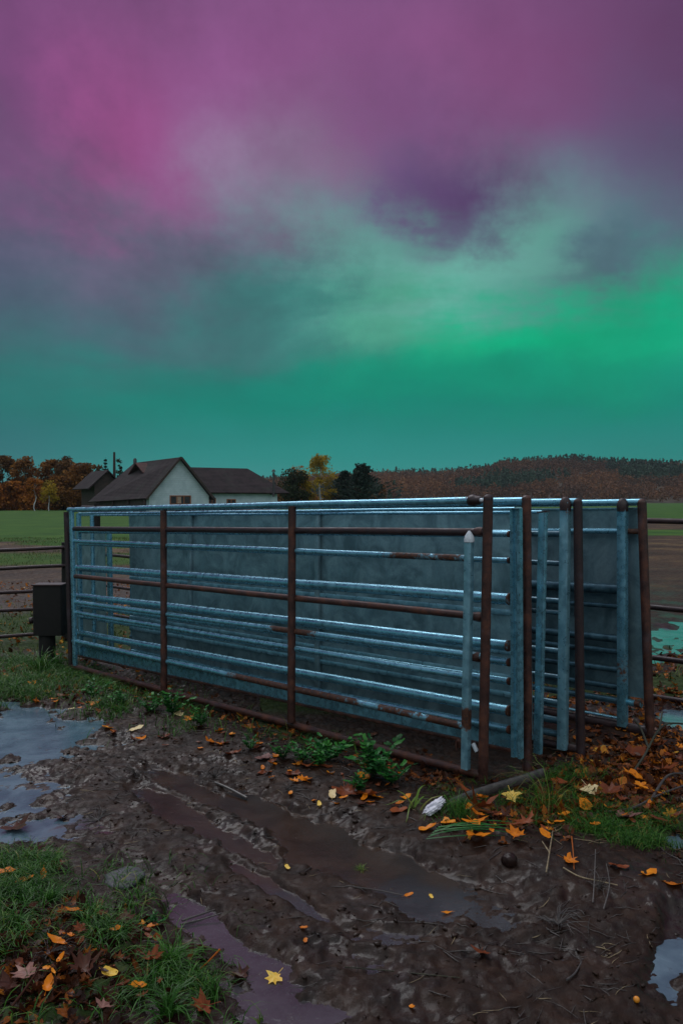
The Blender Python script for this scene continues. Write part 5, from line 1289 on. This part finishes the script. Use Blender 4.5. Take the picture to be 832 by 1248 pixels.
twig('stick', 'thin dark stick across the track at centre right', [[(430, 1083, .008), (460, 1088, .01), (492, 1094, .008)]], .003, M_twig, (1, .6), 'stick')
twig('stick', 'thin dark twig lying diagonally on the right mud', [[(690, 1200, .01), (700, 1190, .01), (708, 1176, .01)]], .0035, M_board, (1, .6), 'stick')
twig('dry_stalk', 'pale dry stalk bent upright from the mud below the right bank', [[(665, 1066, .01), (669, 1048, .03), (673, 1030, .06)], [(669, 1048, .03), (660, 1040, .05)]], .0032, M_twig_pale, (1, .6), 'stalk')
twig('dry_stalk', 'straight orange dry stalk standing right of the bent one', [[(699, 1060, .0), (698, 1048, .025), (696, 1034, .05)]], .0035, M_leaf_orange, (.5, .8), 'stalk')
twig('dry_stalk', 'long curved pale stalk running over the mud below the right bank', [[(686, 1064, .01), (705, 1075, .015), (728, 1081, .012), (752, 1082, .01)]], .0035, M_twig_pale, (.9, .6), 'stalk')
twig('dry_stalk', 'pair of thin stalks standing in the mud above the bare root clump', [[(722, 1100, .0), (724, 1080, .04), (725, 1060, .08)], [(735, 1108, 0), (742, 1092, .04), (738, 1078, .07)]], .003, M_twig, (1, .6), 'stalk')
twig('dry_stalk', 'orange brown stalk slanting over the bottom left grass', [[(15, 1235, .02), (35, 1218, .05), (52, 1206, .07)]], .004, M_leaf_rust, (1, .6), 'stalk')
twig('dry_stalk', 'thin tan stalk leaning over the smooth mud near the bottom', [[(240, 1190, .02), (255, 1182, .03), (268, 1172, .04)]], .003, M_leaf_orange, (.4, 1.2), 'stalk')
def root_clump(px, py, spx, label, mat, n=16, up=(.1, .9), seed=1, r=.0017):
    g = G(px, py); s = spx/F*g.y; rg = random.Random(seed); mb = MB()
    for i in range(n):
        a = rg.uniform(0, 6.28); L = s*rg.uniform(.5, 1.1); el = rg.uniform(*up); pts = []; b = rg.uniform(-.6, .6)
        for k in range(7):
            q = k/6; aa = a+b*q; z = L*q*math.sin(el)*(1-.75*q)
            x = g.x+math.cos(aa)*L*q*math.cos(el); y = g.y+math.sin(aa)*L*q*math.cos(el); pts.append(Vector((x, y, max(Hs(x, y), float(floor_w(x, y)))+.003+z)))
        mb.tube(pts, r, 5, None, [1, .9, .8, .65, .5, .35, .2])
    mb.build('root_clump', mat, None, origin=g, label=label, cat='dead plant', group='dead root clumps')
root_clump(680, 1128, 52, 'splayed clump of pale dead roots on the mud at right', M_board, 26, (.1, .9), 1)
root_clump(165, 945, 38, 'dark bristly dead clump at the edge of the left puddle', M_twig, 24, (.3, 1.3), 2)
root_clump(262, 948, 50, 'dark twiggy clump on clods below the middle of the gate', M_twig, 26, (.2, 1.2), 3)
root_clump(350, 905+60, 34, 'small dark twiggy clump near the pale stick', M_twig, 14, (.2, 1.2), 4)
root_clump(730, 1085, 40, 'sparse dark stalk clump above the pale roots', M_twig, 12, (.4, 1.3), 5)
root_clump(60, 1165, 60, 'tangle of dark stalks in the bottom left bank', M_twig, 22, (.1, .8), 6)
root_clump(120, 1000, 34, 'thin straw tangle on the wet mud right of the left puddle', M_board, 26, (.02, .3), 7, .0018)

# ================================================================ HAZE
def haze():
    mb = MB(); mb.box((0, 560, 22.5), 2600, 1240, 53)
    m = bpy.data.materials.new('haze_air'); m.use_nodes = True; t = NT(m.node_tree); t.n.remove(t.n['Principled BSDF'])
    pv = t.add('ShaderNodeVolumePrincipled'); pv.inputs['Color'].default_value = (.75, .85, .9, 1); pv.inputs['Density'].default_value = .0001
    t.link(pv.outputs[0], t.n['Material Output'].inputs['Volume'])
    mb.build('haze', m, None, False, kind='stuff', label='thin damp evening haze')
haze()

# ================================================================ RENDER SETTINGS
S.render.engine = 'CYCLES'
S.cycles.use_denoising = True
S.cycles.max_bounces = 6
S.cycles.diffuse_bounces = 3; S.cycles.glossy_bounces = 3
S.cycles.sample_clamp_indirect = 4
S.view_settings.view_transform = 'Standard'; S.view_settings.look = 'None'
S.view_settings.exposure = 0.28; S.view_settings.gamma = 1.0; S.view_settings.use_curve_mapping = False
